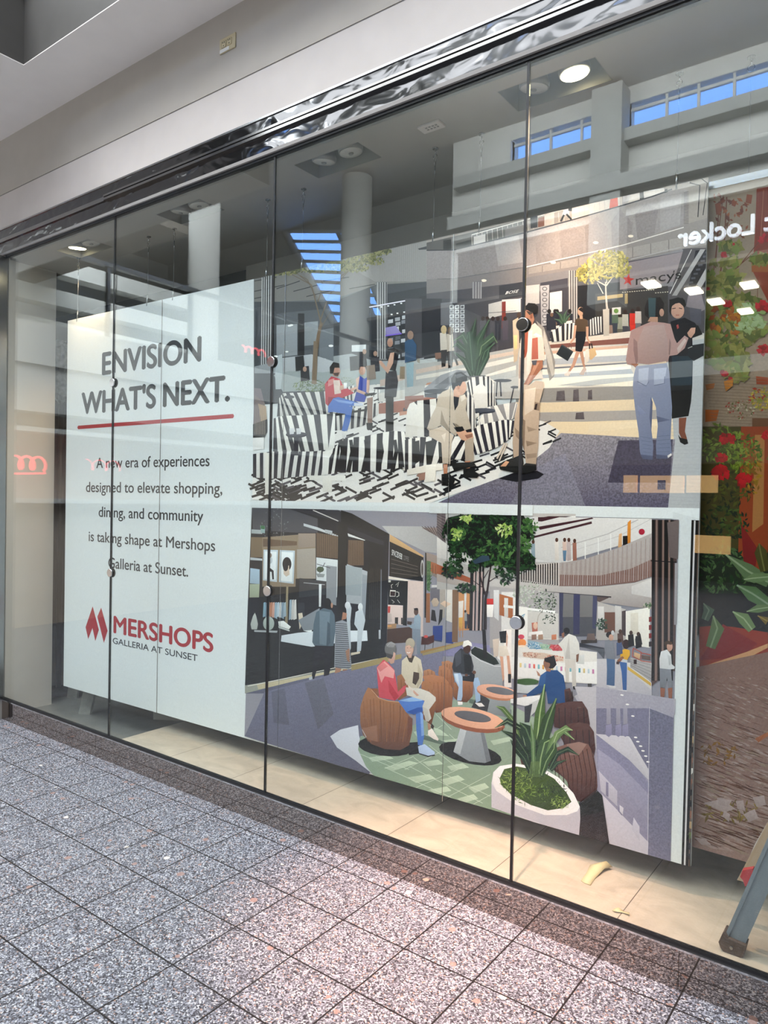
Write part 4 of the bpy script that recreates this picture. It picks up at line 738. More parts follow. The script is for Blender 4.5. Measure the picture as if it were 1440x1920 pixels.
# coffee stall
Z(700, 990, 6.545)
G('b9b7b4', '9a9998', '110,-25 620,-20 980,250 960,330 640,290 200,75', 0, 0); P('8a7a74', '600,0 900,-10 900,170 720,60')
for k in range(9): L('3e3236', 7, [(600+k*36, -20), (700+k*26, 50+k*16)])
P('c7a274', '205,75 620,340 620,365 205,165'); P('1e1c20', '205,165 620,360 612,655 200,590'); P('2d2624', '225,380 560,460 560,480 225,405')
for k in range(4): L('6a625c', 6, [(225, 380+k*55), (550, 475+k*38)])
ptext('SPACEDEER', 'd8d8d4', 232, 330, 362, 388, 3, -72, .015); ptext('COFFEE', '7a7876', 372, 388, 440, 412, 2, -60); E('b8b4b0', 605, 500, 20, 110); E('4a4644', 605, 500, 12, 80)
P('e9dfd2', '190,590 460,640 440,655 190,625'); P('1f1a1a', '185,640 430,650 420,950 185,940'); P('d8d2c8', '212,760 280,765 275,840 205,840'); P('3a2a24', '215,775 275,778 270,835 212,832'); L('d8d2c8', 7, '285,780 318,790 318,830 290,845'); L('d8d2c8', 6, '230,740 225,700 245,690'); L('cfc9c0', 6, '280,700 320,660 300,720'); L('cfc9c0', 5, '230,880 265,910 240,920'); L('cfc9c0', 5, '300,880 330,920'); P('cac4ba', '190,640 220,640 218,665 190,665')
P('cdb9b0', '430,640 620,655 615,1330 580,1330 580,1100 420,1100'); P('d6c2ba', '185,940 370,950 365,1190 180,1170'); P('2a2426', '370,850 420,860 415,1200 365,1190'); P('b8453c', '182,960 215,960 210,1040 182,1040'); P('b9a8a0', '182,1040 225,1050 235,1150 180,1160')
P('3b3634', '270,1095 310,1095 308,1180 270,1180'); P('403a38', '345,1100 365,1100 365,1180 345,1180'); P('4a372f', '175,1240 480,1210 480,1400 170,1420'); P('9a7a5c', '180,1180 290,1170 285,1230 178,1240'); P('c7905a', '180,1190 230,1190 228,1215 180,1215')
P('8fa0ae', '510,1080 560,1050 590,1100 585,1240 500,1235 470,1230 430,1200 500,1170'); E('5a4238', 530, 1025, 28, 46); P('2a2426', '500,985 550,980 558,1010 510,1010'); P('78828e', '490,1235 585,1240 580,1571 545,1571 530,1340 500,1500 480,1400'); P('4a3a34', '420,1140 480,1150 470,1190 420,1180')
P('232126', '640,300 662,310 650,1100 632,1100'); P('8f8078', '655,300 880,370 880,400 980,560 970,720 660,540'); P('9a5f44', '670,400 880,470 880,600 670,530')
for x in (735, 770, 810, 850): L('4a3228', 5, [(x, 420+(x-670)*.35), (x, 540+(x-670)*.3)])
P('4f6a48', '660,400 710,410 700,780 660,760'); A.leaves(41, 40, 690, 600, 30, 180, 12, ['3f5a3e', '577350', '6d8660']); P('cfcac4', '720,700 980,690 980,715 720,730'); P('6e6a70', '705,740 820,730 815,900 705,900'); P('a39a90', '820,720 890,710 880,1100 820,1100'); P('8e5f42', '655,800 700,800 700,1160 650,1160')
P('d3cdc4', '890,720 975,710 970,1160 890,1130'); P('b4a08c', '715,900 745,860 785,860 812,910 790,960 740,965'); P('d0b49c', '825,925 880,890 960,930 890,975'); P('2c2628', '720,1000 760,1010 780,1150 710,1130'); P('2a2426', '820,1000 855,1000 850,1120 800,1200'); P('35415f', '740,1200 850,1200 845,1400 740,1380'); P('2f3f7c', '735,1205 855,1195 850,1380 735,1370'); P('2f3f7c', '890,1280 990,1270 985,1420 885,1410'); P('4a2c28', '600,1330 690,1330 750,1310 750,1400 680,1430 590,1430'); L('2a2426', 8, '640,1430 630,1560'); L('2a2426', 6, '740,1400 735,1500'); E('c0504a', 650, 1330, 26, 18)
P('785c46', '975,740 1050,740 1040,1400 970,1400'); P('c48a5a', '1050,790 1200,770 1190,1250 1050,1260'); P('d8cfc4', '1050,900 1110,890 1100,1100 1050,1110'); P('c79a4c', '1050,1100 1100,1095 1095,1230 1050,1230'); L('a8784a', 8, '1065,1210 1065,1340'); L('a8784a', 8, '1100,1200 1100,1340'); P('d2d0cc', '1120,730 1150,730 1140,1010 1120,1010')
P('8f918e', '1120,1040 1155,1030 1155,1140 1120,1140'); P('3a4450', '1125,1140 1160,1140 1150,1240 1125,1230'); P('3a3034', '1150,1050 1185,1060 1180,1230 1160,1240'); E('2a2426', 1133, 1022, 14, 16)
P('9a7a4c', '580,1510 1100,1390 1190,1380 1190,1410 880,1480 600,1571'); P('8581a0', '600,1571 900,1480 1200,1400 1440,1440 1440,1571', .1)
# right half: atrium, balcony, column, stalls
Z(820, 960, 5.538)
P('b6b1ac', '0,0 1440,20 1440,860 0,800'); P('6a5f60', '0,10 90,15 90,330 0,250')
for k in range(8): L('3a3236', 5, [(0, 20+k*26), (90, 60+k*34)])
P('c7c3be', '0,260 160,370 360,480 360,560 0,470'); P('96543a', '0,540 360,690 360,760 0,640'); P('a89c94', '0,640 360,740 360,790 0,720')
P('dbd8d4', '900,60 1440,40 1440,520 900,520'); P('efece8', '1000,230 1440,230 1440,500 1000,500')
for t in ['980,70 1160,44 1400,44 1060,105', '1050,150 1440,75 1440,105 1060,190', '940,270 1440,140 1440,175 940,290']: P('3f2b2e', t)
L('c9c6c2', 5, '960,360 1240,370'); L('d5d2ce', 12, '1000,460 1260,460'); L('aaa7a4', 5, '1270,375 1440,335')
for x, c in [(1240, 'd8cfc6'), (1325, 'cfb4a6'), (1372, 'b8a8a4'), (1430, '8a5a4c'), (1000, '8a9aa2')]: P(c, [(x-22, 330), (x+18, 325), (x+22, 500), (x-18, 510)]); E('5a4038', x, 305, 15, 20)
P('5f7c94', '1310,410 1345,410 1335,505 1320,505')
P('c6bcb2', '860,620 1250,530 1250,760 880,730')
for k in range(17): x = 880+k*22; L('2e2226', 11, [(x, 650-k*7.5), (x, 735+k*2)])
Z(800, 940, 2.769)
P('d6d3cf', '560,80 1170,90 1170,180 690,320 560,300'); L('b0adaa', 4, '700,240 940,170 1100,95'); L('c2bfbc', 3, '780,250 1000,180 1170,90')
for t in ['580,82 700,80 600,105 580,104', '580,132 860,84 868,90 590,148', '520,190 858,104 860,116 530,198']: P('4a3236', t)
for x in (825, 893, 957): L('e6e4e0', 5, [(x, 210-(x-825)*.3), (x, 300-(x-825)*.28)])
for x, c, q in [(677, 'd8cfc6', 200), (718, 'cfb4a6', 200), (740, 'b8a8a4', 200), (770, '9a6a5c', 205), (555, '8a9aa2', 210)]: P(c, [(x-11, q+10), (x+9, q+8), (x+11, q+105), (x-9, q+108)]); E('5a4038', x, q, 8, 11)
P('5f7c94', '708,255 728,255 724,310 712,310'); P('d58a3c', '1045,110 1062,95 1060,215 1042,220'); P('2a2426', '1020,180 1045,178 1045,225 1020,228'); E('a83040', 1118, 158, 16, 16); P('d8a878', '1000,170 1015,165 1015,235 995,240')
P('c8beb6', '470,330 690,318 690,440 500,410')
for k in range(17): x = 482+k*12.4; L('2e2226', 6, [(x, 338-k*1.2), (x, 405+k*2)])
G('b7b0ac', 'a1948e', '690,320 820,300 1000,240 1170,165 1170,390 1080,420 900,440 690,440', .06); G('8a6e66', '7e625a', '690,380 900,385 1060,350 1170,300 1170,390 1080,420 900,440 690,440', .06)
for k in range(40): x = 695+k*12; L('9a8882' if k % 2 else 'b9aea8', 3, [(x, 322-max(0, (x-760))*.33), (x-4, 436-max(0, (x-900))*.13)])
G('cac4be', '9a8f8a', '330,400 690,440 900,442 1080,422 1170,395 1170,560 880,520 690,480 330,440'); P('d4cfca', '1065,440 1170,400 1170,500 1065,480'); P('5a4a46', '690,475 960,495 900,522 880,515'); P('3b3436', '600,465 960,493 960,500 600,475')
P('a8a2a0', '330,440 690,475 690,760 330,760'); P('d9d5d0', '390,470 470,470 470,760 390,760')
for t, c in [('310,505 348,505 348,535 312,535', 'cc3a34'), ('350,460 378,460 376,620 352,600', 'd6d4d2'), ('380,480 450,500 450,610 380,590', 'a8643c'), ('405,500 425,502 425,600 405,600', 'd2cdc6')]: P(c, t)
P('efe9e2', '312,536 350,536 345,600 315,600')
for sd, x, y, rx, ry, cs in [(51, 540, 500, 75, 80, ['b9bdae', '9aa592', '8a957f', 'd2d3c8']), (52, 620, 530, 65, 70, ['4a5648', '66735f', '35402f', '8a957f']), (53, 640, 620, 40, 50, ['3a4438', '5a6652']), (54, 500, 480, 50, 40, ['c2c4b8', 'a4ac9a'])]: A.leaves(sd, 100, x, y, rx, ry, 7, cs)
G('5a595c', '4a4a50', '690,475 885,490 880,700 690,700'); P('3c3c54', '690,475 712,477 708,700 690,700'); P('3a3a58', '765,482 798,484 795,690 762,690'); P('454560', '865,490 887,492 880,660 862,660'); P('757270', '712,478 765,482 762,600 708,600', .0); P('757270', '798,485 865,490 862,600 796,600')
P('b3aca6', '890,520 1035,560 1035,720 880,720'); P('d2cdc8', '890,545 922,545 922,660 890,650'); P('6b4a3c', '925,575 980,575 980,680 925,680'); P('c9c4be', '980,540 1012,545 1012,670 980,670'); P('e8e3d8', '1035,570 1160,550 1160,760 1035,740'); P('4a4040', '1015,570 1035,565 1035,700 1015,690'); P('d8d0c0', '1060,580 1100,578 1100,690 1060,690')
A.leaves(55, 40, 910, 640, 30, 32, 9, ['35483a', '4c6450', '2c3a30']); A.leaves(56, 26, 1150, 540, 26, 14, 8, ['6a7c58', 'b8b89c', '4c6448'])
for y in (600, 642, 685, 728): P('7a2c2c' if y != 728 else '3a3236', [(1155, y), (1170, y-2), (1170, y+24), (1155, y+26)])
G('4b3d3c', '5a4a46', '1170,95 1312,98 1300,300 1290,880 1260,880 1168,960')
for x, w in [(1180, 9), (1214, 11), (1246, 12), (1276, 10)]: L('1f1b20', w*1.5, [(x, 96), (x-4, 930)])
for x in (1196, 1230, 1262): L('8a746a', 8, [(x, 96), (x-4, 930)])
P('6d6260', '1250,110 1312,98 1306,300 1262,290', .06); L('26222a', 5, '1165,308 1300,316'); P('9a9698', '1290,320 1306,320 1300,640 1286,640')
# sweet stall
Z(960, 1080, 4)
P('d9d4cc', '-100,480 40,520 380,540 640,570 640,810 -120,760'); P('efece6', '-60,215 330,262 325,278 -60,235'); P('e4e0d8', '20,220 120,235 120,520 20,520'); L('3f8aa8', 9, '60,310 100,285 80,320'); P('c9c4bc', '120,260 350,280 350,480 120,470')
A.leaves(57, 50, 250, 200, 90, 70, 9, ['5a6652', '3a4438', '8a957f', 'b9bdae']); A.leaves(58, 30, 280, 320, 50, 50, 9, ['3a4438', '5a6652'])
L('b0a89c', 6, '180,420 200,300 250,230'); P('b46a58', '150,350 195,345 195,420 155,420'); E('d8b49c', 178, 372, 16, 26); P('e6e0da', '130,420 230,410 240,450 125,450'); L('d8d2ca', 4, '120,470 380,470')
for i, (x, c) in enumerate([(150, '8a6a5c'), (200, 'a0806a'), (300, 'c07a5a')]): P(c, [(x, 440), (x+36, 436), (x+36, 475), (x, 478)])
E('e08a4a', 78, 500, 32, 30); E('c84a5c', 72, 455, 24, 18); E('f0d8c0', 78, 525, 30, 8)
P('8aa4b4', '120,480 230,500 240,548 130,545'); P('a4b8a4', '200,500 300,520 300,555 230,550'); P('c05a5c', '275,510 380,520 380,560 310,560'); A.leaves(59, 60, 180, 522, 60, 24, 8, ['5a8aac', '7aa4b8', '4a7898', 'c8d4d8']); A.leaves(60, 30, 255, 530, 40, 20, 8, ['7aa48a', 'a8c0a0']); A.leaves(61, 40, 330, 538, 45, 22, 8, ['c8444c', 'd8787a', 'a83840'])
P('cdb4a0', '80,570 240,575 390,605 390,640 90,605'); A.leaves(62, 70, 150, 590, 65, 20, 7, ['b07a64', 'c89a84', 'e0c4b0', '9a6654']); A.leaves(63, 50, 320, 615, 70, 24, 7, ['c0584a', 'd08a70', 'b06a54'])
P('e4e1dc', '-100,600 80,610 380,650 640,640 640,805 -110,740')
for i in range(17): x = 60+i*34; P(['d8c080', 'b8c8d0', 'c07aa0', 'd86a5c', '7ab0b8', 'd89a4a', '5a9aa8'][i % 7], [(x, 650+i*3), (x+15, 651+i*3), (x+15, 684+i*3), (x, 683+i*3)])
L('e4e1dc', 30, '470,660 470,720'); P('4a4848', '570,805 600,805 600,830 572,830'); P('cfcfca', '490,600 545,590 545,660 490,655')
P('35363c', '510,500 700,540 700,560 510,530'); P('55585e', '520,530 700,545 690,620 640,560'); P('3a3430', '520,480 640,470 640,500 520,505'); P('6a5a54', '570,430 620,430 630,480 560,480')
# floor
G('c4c0c2', 'a6a2aa', '640,620 820,620 1050,800 1050,900 1230,920 1225,1040 560,1040 470,900 640,810', .06); P('cfcac6', '820,640 880,700 1045,850 1050,800 900,650'); P('c9a44e', '870,675 1045,800 1045,825 870,700')
P('a8a4a2', '890,610 1050,650 1045,790 890,680')
for k in range(5): L('7e7a7c', 3, [(890, 625+k*14), (1046, 665+k*26)])
L('b4503c', 6, '912,540 970,570 970,635 905,600 912,540'); L('b4503c', 6, '970,575 1044,590'); L('b4503c', 6, '970,635 1044,645'); P('c8a27c', '920,570 965,585 960,625 918,600'); P('6a5a54', '975,590 1040,600 1040,630 975,620'); P('3a2c2a', '915,625 938,625 938,660 915,658')
# man at the stall in white, two shoppers, boy in shorts
P('d9d5cd', '395,460 430,432 480,450 505,500 512,580 490,630 400,620 390,560 350,510 380,480'); P('c3beb6', '430,450 440,620 400,620'); E('2a2322', 413, 410, 23, 24); P('8a5f4c', '375,430 395,420 395,460 378,460'); P('c9c2b8', '400,625 480,630 485,840 455,830 450,690 430,690 430,800 405,795'); P('2c2626', '460,825 488,825 488,850 462,848'); P('7a5848', '485,590 505,580 500,640 485,645')
P('7e8088', '700,485 735,475 760,500 780,620 765,630 710,620 695,540'); E('2a2424', 735, 440, 28, 24); E('c09884', 746, 460, 18, 24); P('4d6586', '712,618 775,625 775,700 772,820 740,830 712,815 715,700'); P('c8c6c4', '712,815 780,825 782,836 745,838')
P('d8a332', '815,560 850,545 885,555 888,590 860,640 815,620'); E('3a2a26', 858, 510, 26, 36); P('8a5c44', '790,630 830,600 845,610 800,660'); P('b8bcc4', '830,620 870,630 860,690 840,660'); P('3f5f94', '808,640 865,650 865,700 862,860 835,862 825,720'); P('d4d2d0', '795,850 862,855 862,870 800,862'); P('4a3c3c', '785,640 812,640 805,662 785,660')
for x, y, c in [(815, 430, '5a4640'), (895, 440, '1e1c20'), (950, 450, '1c1a1e'), (808, 500, '4c5878')]: P(c, [(x-22, y), (x+18, y-5), (x+25, y+80), (x-20, y+95)]); E('4a3830', x, y-15, 13, 17)
P('1c1a1e', '925,470 965,430 980,510 945,540 930,520'); E('c2c2c2', 758, 425, 12, 18)
P('cfd0d0', '1120,565 1165,550 1195,590 1200,660 1225,680 1220,695 1180,700 1110,690 1108,620'); P('b4b6b8', '1170,590 1195,600 1195,660 1180,670'); E('c09480', 1185, 528, 22, 34); P('4a3a30', '1145,495 1170,483 1205,495 1200,515 1165,510 1155,540'); P('7c7f86', '1110,690 1195,700 1205,830 1175,840 1165,760 1150,840 1112,830'); P('8a5a48', '1115,835 1150,842 1140,950 1118,950'); P('8a5a48', '1172,840 1205,835 1200,965 1180,965'); P('d8d6d4', '1110,950 1140,948 1188,980 1185,993 1112,972'); P('d8d6d4', '1175,960 1200,962 1218,985 1216,990 1180,980')
# reflections on the floor at right
Z(900, 1240, 3.4286)
G('a6a2ac', '7f7c94', '750,160 1000,200 1250,240 1225,1285 830,1175 700,560 600,300', .10)
P('b4b0b4', '610,160 750,165 750,560 700,400', .06); P('85839a', '750,470 960,600 1085,780 1085,1240 1080,940 760,700', .12); P('9592a6', '760,560 900,660 1085,850 1085,1010 880,830 762,700', .1); P('767488', '750,300 1090,300 1085,760 960,620 750,460', .14); P('c0bcc2', '750,465 960,480 1085,690 1085,760 960,630 750,468', .06)
P('706f82', '1090,300 1245,360 1222,1285 1080,1245', .22); P('bab6c0', '830,1175 785,850 1085,1160 1080,1245', .05); P('b4b0bc', '765,700 830,770 885,830 885,930 780,830', .05); P('7c7990', '812,770 828,780 828,870 812,860'); P('7c7990', '890,930 920,960 915,990 890,960'); P('c4c0c8', '900,920 925,940 920,985 900,960'); P('b8b4c0', '990,1000 1028,1060 1028,1150 980,1080')
P('c6c2c6', '960,480 975,500 1085,700 1085,755 960,500')
for x, y in [(1003, 487), (1017, 514), (1035, 543), (1050, 573), (1068, 607), (1082, 644), (915, 215), (950, 275), (985, 350)]: E('f0ede8', x, y, 11, 5, 8)
for x in (830, 892, 937): P('8a86a0', [(x-18, 410), (x+18, 400), (x+20, 470), (x, 485), (x-20, 470)]); P('97939f', [(x-14, 300), (x+12, 300), (x+14, 400), (x-14, 405)])
L('c8c4cc', 3, '1092,290 1080,1245')
# green paving and dark ground
G('9aaa98', '7f957f', '-330,690 -270,570 -60,300 150,250 430,400 640,760 640,1120 -60,930 -190,880', .03)
P('96aa96', '-330,690 -200,560 -130,900 -200,880'); 
for k in range(9): L('b6c4b0', 3, [(-300+k*60, 560+k*10), (60+k*60, 980+k*10)])
for k in range(7): L('b6c4b0', 3, [(-260+k*90, 900), (-40+k*70, 520)])
for k in range(16): x, y = -240+(k*97) % 420, 560+(k*61) % 340; P('b2c0ac', [(x, y), (x+70, y+12), (x+90, y+28), (x+18, y+14)])
P('c6c9d2', '-680,460 -420,420 -260,600 -160,900 -310,868 -400,700', .03); P('c2c5cc', '-420,440 -330,420 -280,560 -160,900 -250,880')
Z(660, 1180, 4.8)
G('77768a', '5a5a6a', '-960,960 -780,560 60,340 250,290 720,200 830,180 800,420 230,800 160,1310', .14); P('63636f', '-420,480 -250,440 -160,760 -300,900', .14); P('60606e', '-720,560 -600,530 -560,860 -700,840', .14); P('c2c5ce', '60,860 -100,900 -190,960 -130,1060 40,1180 230,1330 130,1180 70,960')
P('9a8a60', '0,320 260,258 450,220 450,260 260,310 0,370'); P('9a8a60', '640,215 1000,110 1060,120 830,190 640,235')
G('8a9a8a', '7c927c', '80,960 560,860 760,740 900,640 1200,560 1440,640 1440,1720 1270,1640 216,1330 130,1230 60,1080', .03)
for t in ['150,1150 330,1130 380,1160 190,1190', '300,1240 520,1180 600,1200 380,1270', '560,920 640,900 660,960 600,980', '740,880 800,900 880,960 760,950', '850,1020 800,1000 960,980 900,1040', '640,1190 780,1170 830,1210 690,1230', '860,1230 1000,1200 1060,1240 900,1270', '1250,1000 1440,960 1440,1000 1280,1040', '1200,860 1420,820 1420,850 1210,890']: P('a9bba6', t)
for t in ['500,1330 700,1300 760,1340 580,1380', '800,1350 960,1310 1020,1350 860,1400', '1050,1420 1200,1380 1240,1420 1110,1470', '700,1440 860,1410 900,1450 760,1480', '950,1520 1100,1480 1140,1520 1010,1560']: P('a9bba6', t)
for t in ['300,1240 900,1510', '520,1230 1180,1560', '760,1260 1250,1500', '560,1430 1000,1240', '860,1510 1250,1300', '1080,1580 1260,1480', '80,1120 400,1250', '220,1140 520,1260', '560,1150 720,1270', '700,1040 960,1250', '880,940 1010,1060', '760,760 900,900', '300,1250 560,1140', '480,1260 800,1100', '600,1000 820,860']: L('bccab8', 3.5, t)
P('5b6a60', '600,930 900,1030 900,1060 620,980'); P('5f6e62', '1060,620 1440,720 1440,760 1060,660')
# planter with tree, seats, tables
P('3a3a3c', '1150,560 1250,640 1230,740 1080,700'); G('b2b4b4', '8d9294', '1065,200 1100,150 1200,180 1330,270 1368,330 1360,520 1150,500 1095,400'); P('1f2e24', '1075,185 1110,155 1200,190 1300,260 1330,310 1280,320 1160,270 1080,220'); L('2c2422', [30, 34], '1190,0 1205,260'); L('d0d2d2', 6, '1070,215 1160,280 1290,330 1366,330')
P('c9b8a8', '1270,90 1330,80 1320,240 1280,250'); P('1f1c20', '1330,20 1395,10 1390,120 1340,120'); P('caa08a', '1395,20 1408,60 1400,170 1390,160'); P('d8ccbc', '1330,150 1395,145 1420,230 1330,250'); P('c8987e', '1335,240 1365,245 1375,440 1360,470'); P('c8987e', '1395,235 1420,235 1440,430 1415,440'); P('1a181c', '1408,400 1440,400 1440,480 1410,480'); P('e6ddd6', '1370,0 1440,0 1440,520 1375,520', .0)
P('c9a08a', '1395,20 1408,60 1400,170 1390,160'); P('d8ccbc', '1330,150 1395,145 1420,230 1330,250'); P('1f1c20', '1330,20 1395,10 1390,120 1340,120'); P('c8987e', '1335,240 1365,245 1375,440 1360,470'); P('c8987e', '1395,235 1420,235 1440,430 1415,440'); P('1a181c', '1408,400 1436,400 1436,480 1410,480')
def wood(t, c1='a06a4a', c2='6a4230', n=7, grain='7a5038'):
    G(c1, c2, t); p = A.pts(t); x0, x1 = min(q[0] for q in p), max(q[0] for q in p); y0, y1 = min(q[1] for q in p), max(q[1] for q in p)
    for k in range(1, n): x = x0+(x1-x0)*k/n; L(grain, 3+k % 3, [(x, y0+(y1-y0)*.2), (x+6-(k % 4)*3, y0+(y1-y0)*.55), (x+3, y0+(y1-y0)*.85)])
wood('810,290 870,280 912,300 910,420 830,420', 'b27e5c', '8a5a3e', 4); wood('780,400 790,330 830,320 890,360 925,440 925,520 850,540', 'b07a58', '7c4e38', 5); wood('650,370 700,355 750,380 760,420 650,430', 'b68664', '946448', 3); wood('640,420 720,405 830,425 880,480 915,540 905,700 830,740 760,750 700,560', 'b27a56', '6a4230', 8); wood('630,470 680,455 730,500 760,600 755,720 720,860 640,800', 'a87450', '5f3c2c', 4); wood('410,420 450,400 520,430 560,560 420,640', 'a06c4c', '7a4e38', 4)
wood('920,480 1000,460 1095,470 1090,600 1040,655 960,650 915,600', 'a06c4c', '5a3a2c', 5)
E('1c1a1e', 310, 1050, 250, 88, 5); P('1c1a1e', '480,1020 600,1010 640,1110 520,1130')
G('a87450', '5a4038', '80,700 110,600 150,520 175,530 245,610 320,640 430,650 490,740 545,800 550,900 520,1040 440,1085 300,1075 180,1030 105,950 80,840')
for k in range(14): L(['7a5038', '8f6040', '60402e'][k % 3], 3+k % 2*2, [(110+k*30, 620+abs(k-3)*8), (120+k*29, 800), (150+k*24, 1010)])
P('b0a8a4', '95,900 180,880 200,960 130,970', .0); P('8a6450', '95,890 230,860 240,1010 150,990'); P('8a5a40', '175,530 240,530 250,600 210,590'); L('c89a74', 6, '180,540 245,615 330,642 432,652'); P('6a463a', '510,780 550,800 545,900 500,1010')
# woman in red hoodie
P('c9505a', '230,340 290,270 330,300 385,360 400,440 420,560 470,510 495,500 480,560 420,620 390,640 250,610 235,440'); P('e29a96', '230,340 300,285 390,370 380,440 300,420 270,480'); P('d67a7a', '230,340 285,290 330,330 260,380'); P('b03c46', '330,450 400,560 430,600 390,640 340,560'); P('d0b4a8', '480,470 520,410 548,420 540,480 500,500'); P('c49a88', '330,270 395,230 385,300 355,310')
E('6f6d6c', 352, 175, 52, 66); P('8f8d8c', '310,130 360,108 400,130 380,160 330,160'); P('4d4a4a', '310,210 380,230 360,265 320,250'); P('c8a090', '380,200 398,215 392,270 370,270'); L('a8a6a4', 5, '320,150 350,120 390,130')
P('4f74b8', '420,640 560,600 630,605 660,650 665,690 640,740 655,960 640,1040 600,1040 585,900 580,740 540,760 500,750'); P('8fb0d8', '430,640 560,605 630,610 640,640 520,650'); P('34549a', '500,740 600,700 640,700 640,740 560,765'); P('7a9cd0', '620,740 645,760 655,950 630,960'); P('a4b8d4', '600,1050 660,1030 750,1100 750,1130 690,1135 610,1110'); L('26242a', 10, '610,1115 690,1140 752,1128')
# woman in beige sweater
P('cbbfa8', '455,280 500,240 570,235 625,270 645,380 640,470 600,540 520,520 470,430 450,400'); P('b5a890', '600,300 640,400 630,480 590,530'); P('4a4038', '495,235 570,235 545,300 520,290'); P('4a3c34', '560,380 610,390 610,440 580,500 550,480'); E('c9a08c', 522, 175, 38, 62); E('b0a490', 530, 125, 42, 48); E('cca592', 516, 185, 30, 45); L('f0e6e0', 7, '500,205 518,212 530,203'); L('6a4a40', 4, '500,165 512,165'); L('6a4a40', 4, '528,165 540,165'); P('c9a08c', '510,225 545,225 540,255 515,255')
P('c6c2b8', '490,520 620,530 700,560 760,610 760,640 700,720 720,800 690,830 650,760 640,690 660,640 560,610 500,590'); P('b0aca2', '640,690 690,720 700,820 670,830'); P('a07a68', '685,840 710,850 715,900 690,900'); P('dcd4cc', '690,910 725,890 785,985 780,1000 740,985 690,950'); P('3a3434', '720,840 745,870 735,895 715,880'); P('c49a88', '555,540 610,590 590,600 560,570'); P('d4c8bc', '510,500 560,540 555,570 520,540')
# man in dark hoodie and white cap
P('3a3b40', '930,220 985,170 1040,190 1080,250 1100,330 1095,370 1060,410 1010,400 920,380 905,340'); P('4c4e54', '930,220 985,180 990,300 940,340'); P('1a191d', '1010,220 1080,240 1080,400 1020,390'); E('4a332a', 1040, 175, 34, 40); P('e6e2da', '1000,150 1010,105 1050,95 1080,120 1088,155 1050,140 1010,160'); P('2a2a2e', '1060,380 1110,390 1100,470 1070,470')
P('9fb4cc', '920,395 980,390 1000,430 1000,600 990,640 950,640 965,520 930,450'); P('93aac4', '1090,440 1140,430 1158,480 1160,640 1120,660 1110,540'); P('c4d2e0', '930,400 960,400 970,500 945,460'); P('2a2a2e', '1000,420 1110,410 1100,470 1000,460'); E('6a4a3c', 1105, 385, 16, 16); E('6a4a3c', 1035, 410, 14, 12); P('e0dcd8', '955,645 1000,650 1000,675 960,680'); P('d8d4d0', '1110,660 1170,660 1200,690 1150,695')
# round tables
P('232226', '1080,720 1230,740 1230,770 1060,730'); G('8e9496', '72787a', '1250,610 1420,630 1440,800 1220,750'); E('b0785a', 1310, 570, 185, 64, 10); E('dba68c', 1310, 556, 185, 58, 10); E('6c6c70', 1340, 552, 130, 32, 9)
E('1c1a1e', 1070, 1115, 288, 92, 12); G('8e969a', '788086', '985,870 1195,915 1255,1180 1200,1200 1060,1185 918,1100'); P('a6aeb2', '985,870 1040,890 980,1120 918,1100'); P('6a7076', '1190,915 1255,1180 1215,1195 1160,915')
E('8a5540', 1095, 822, 292, 96, 11); 
for k in range(16): x = 820+k*36; L('5f3a2c', 6, [(x, 770+k*7.5), (x+2, 800+k*7.2)])
E('d8a488', 1092, 795, 290, 86, 11); E('55555a', 1092, 782, 168, 44, 10); E('605f63', 1092, 778, 164, 40, 10)
# man in blue, stools, planter in front
Z(900, 1240, 3.4286)
P('c2c5c6', '230,150 380,150 380,210 240,200'); E('3f5a34', 305, 130, 75, 22); P('b9bdbe', '232,140 310,155 378,150 370,205 250,200')
P('2b4a78', '390,90 440,55 500,55 540,90 555,180 555,265 440,270 430,190 300,235 290,220 380,150'); P('365a8c', '390,90 430,65 420,160 380,150'); E('2c2426', 460, 10, 32, 36); E('8f6450', 432, 12, 22, 34); P('2c2426', '415,-20 480,-40 495,20 470,45 450,10 420,0'); P('9a6c56', '420,40 460,45 455,65 430,62'); P('a87c66', '365,55 385,75 395,95 375,90'); P('e0dcd8', '345,42 360,50 365,68 350,58'); P('a87c66', '280,215 305,215 300,238 280,235')
P('d8d8d6', '200,240 300,225 390,215 385,270 290,285 200,265'); P('b8bab8', '320,270 390,240 380,300 320,360'); P('3a3c40', '290,290 340,270 320,390 290,390')
for t in ['545,180 580,170 605,230 600,270 550,260', '470,300 500,270 600,255 660,255 695,310 710,400 700,460 560,440 480,420', '500,440 570,400 640,390 700,400 735,450 745,560 730,640 560,560', '430,660 470,560 560,530 640,515 700,530 735,600 755,720 758,800 740,880 600,900 560,760']: wood(t, '5a3f3a', '3a2624', 6, '2e1e1e')
G('7a5a50', '3c2826', '430,660 470,560 560,530 640,515 700,530 735,600 755,720 758,800 740,880 640,900 570,780 500,690')
for k in range(9): L('44302c', 5, [(480+k*30, 560), (510+k*30, 720), (520+k*27, 860)])
P('8a6e64', '560,530 640,515 690,530 640,600 580,600'); P('4a302c', '255,590 320,570 380,600 370,660 290,690'); G('6a4a40', '4a322c', '255,600 300,560 370,540 380,640 270,660')
P('232024', '640,915 760,830 790,860 835,1172 640,1115'); P('2f2a2c', '640,1000 800,960 830,1160 640,1110'); L('14121a', 5, '640,910 755,825')
G('d6d4d6', 'b2b0ba', '78,780 90,710 130,670 230,655 400,680 500,740 600,840 645,930 648,1010 640,1118 350,1030 78,935'); G('b8b6be', 'aaa8b2', '78,780 110,830 240,920 420,985 560,985 640,940 648,1010 640,1118 78,935'); 
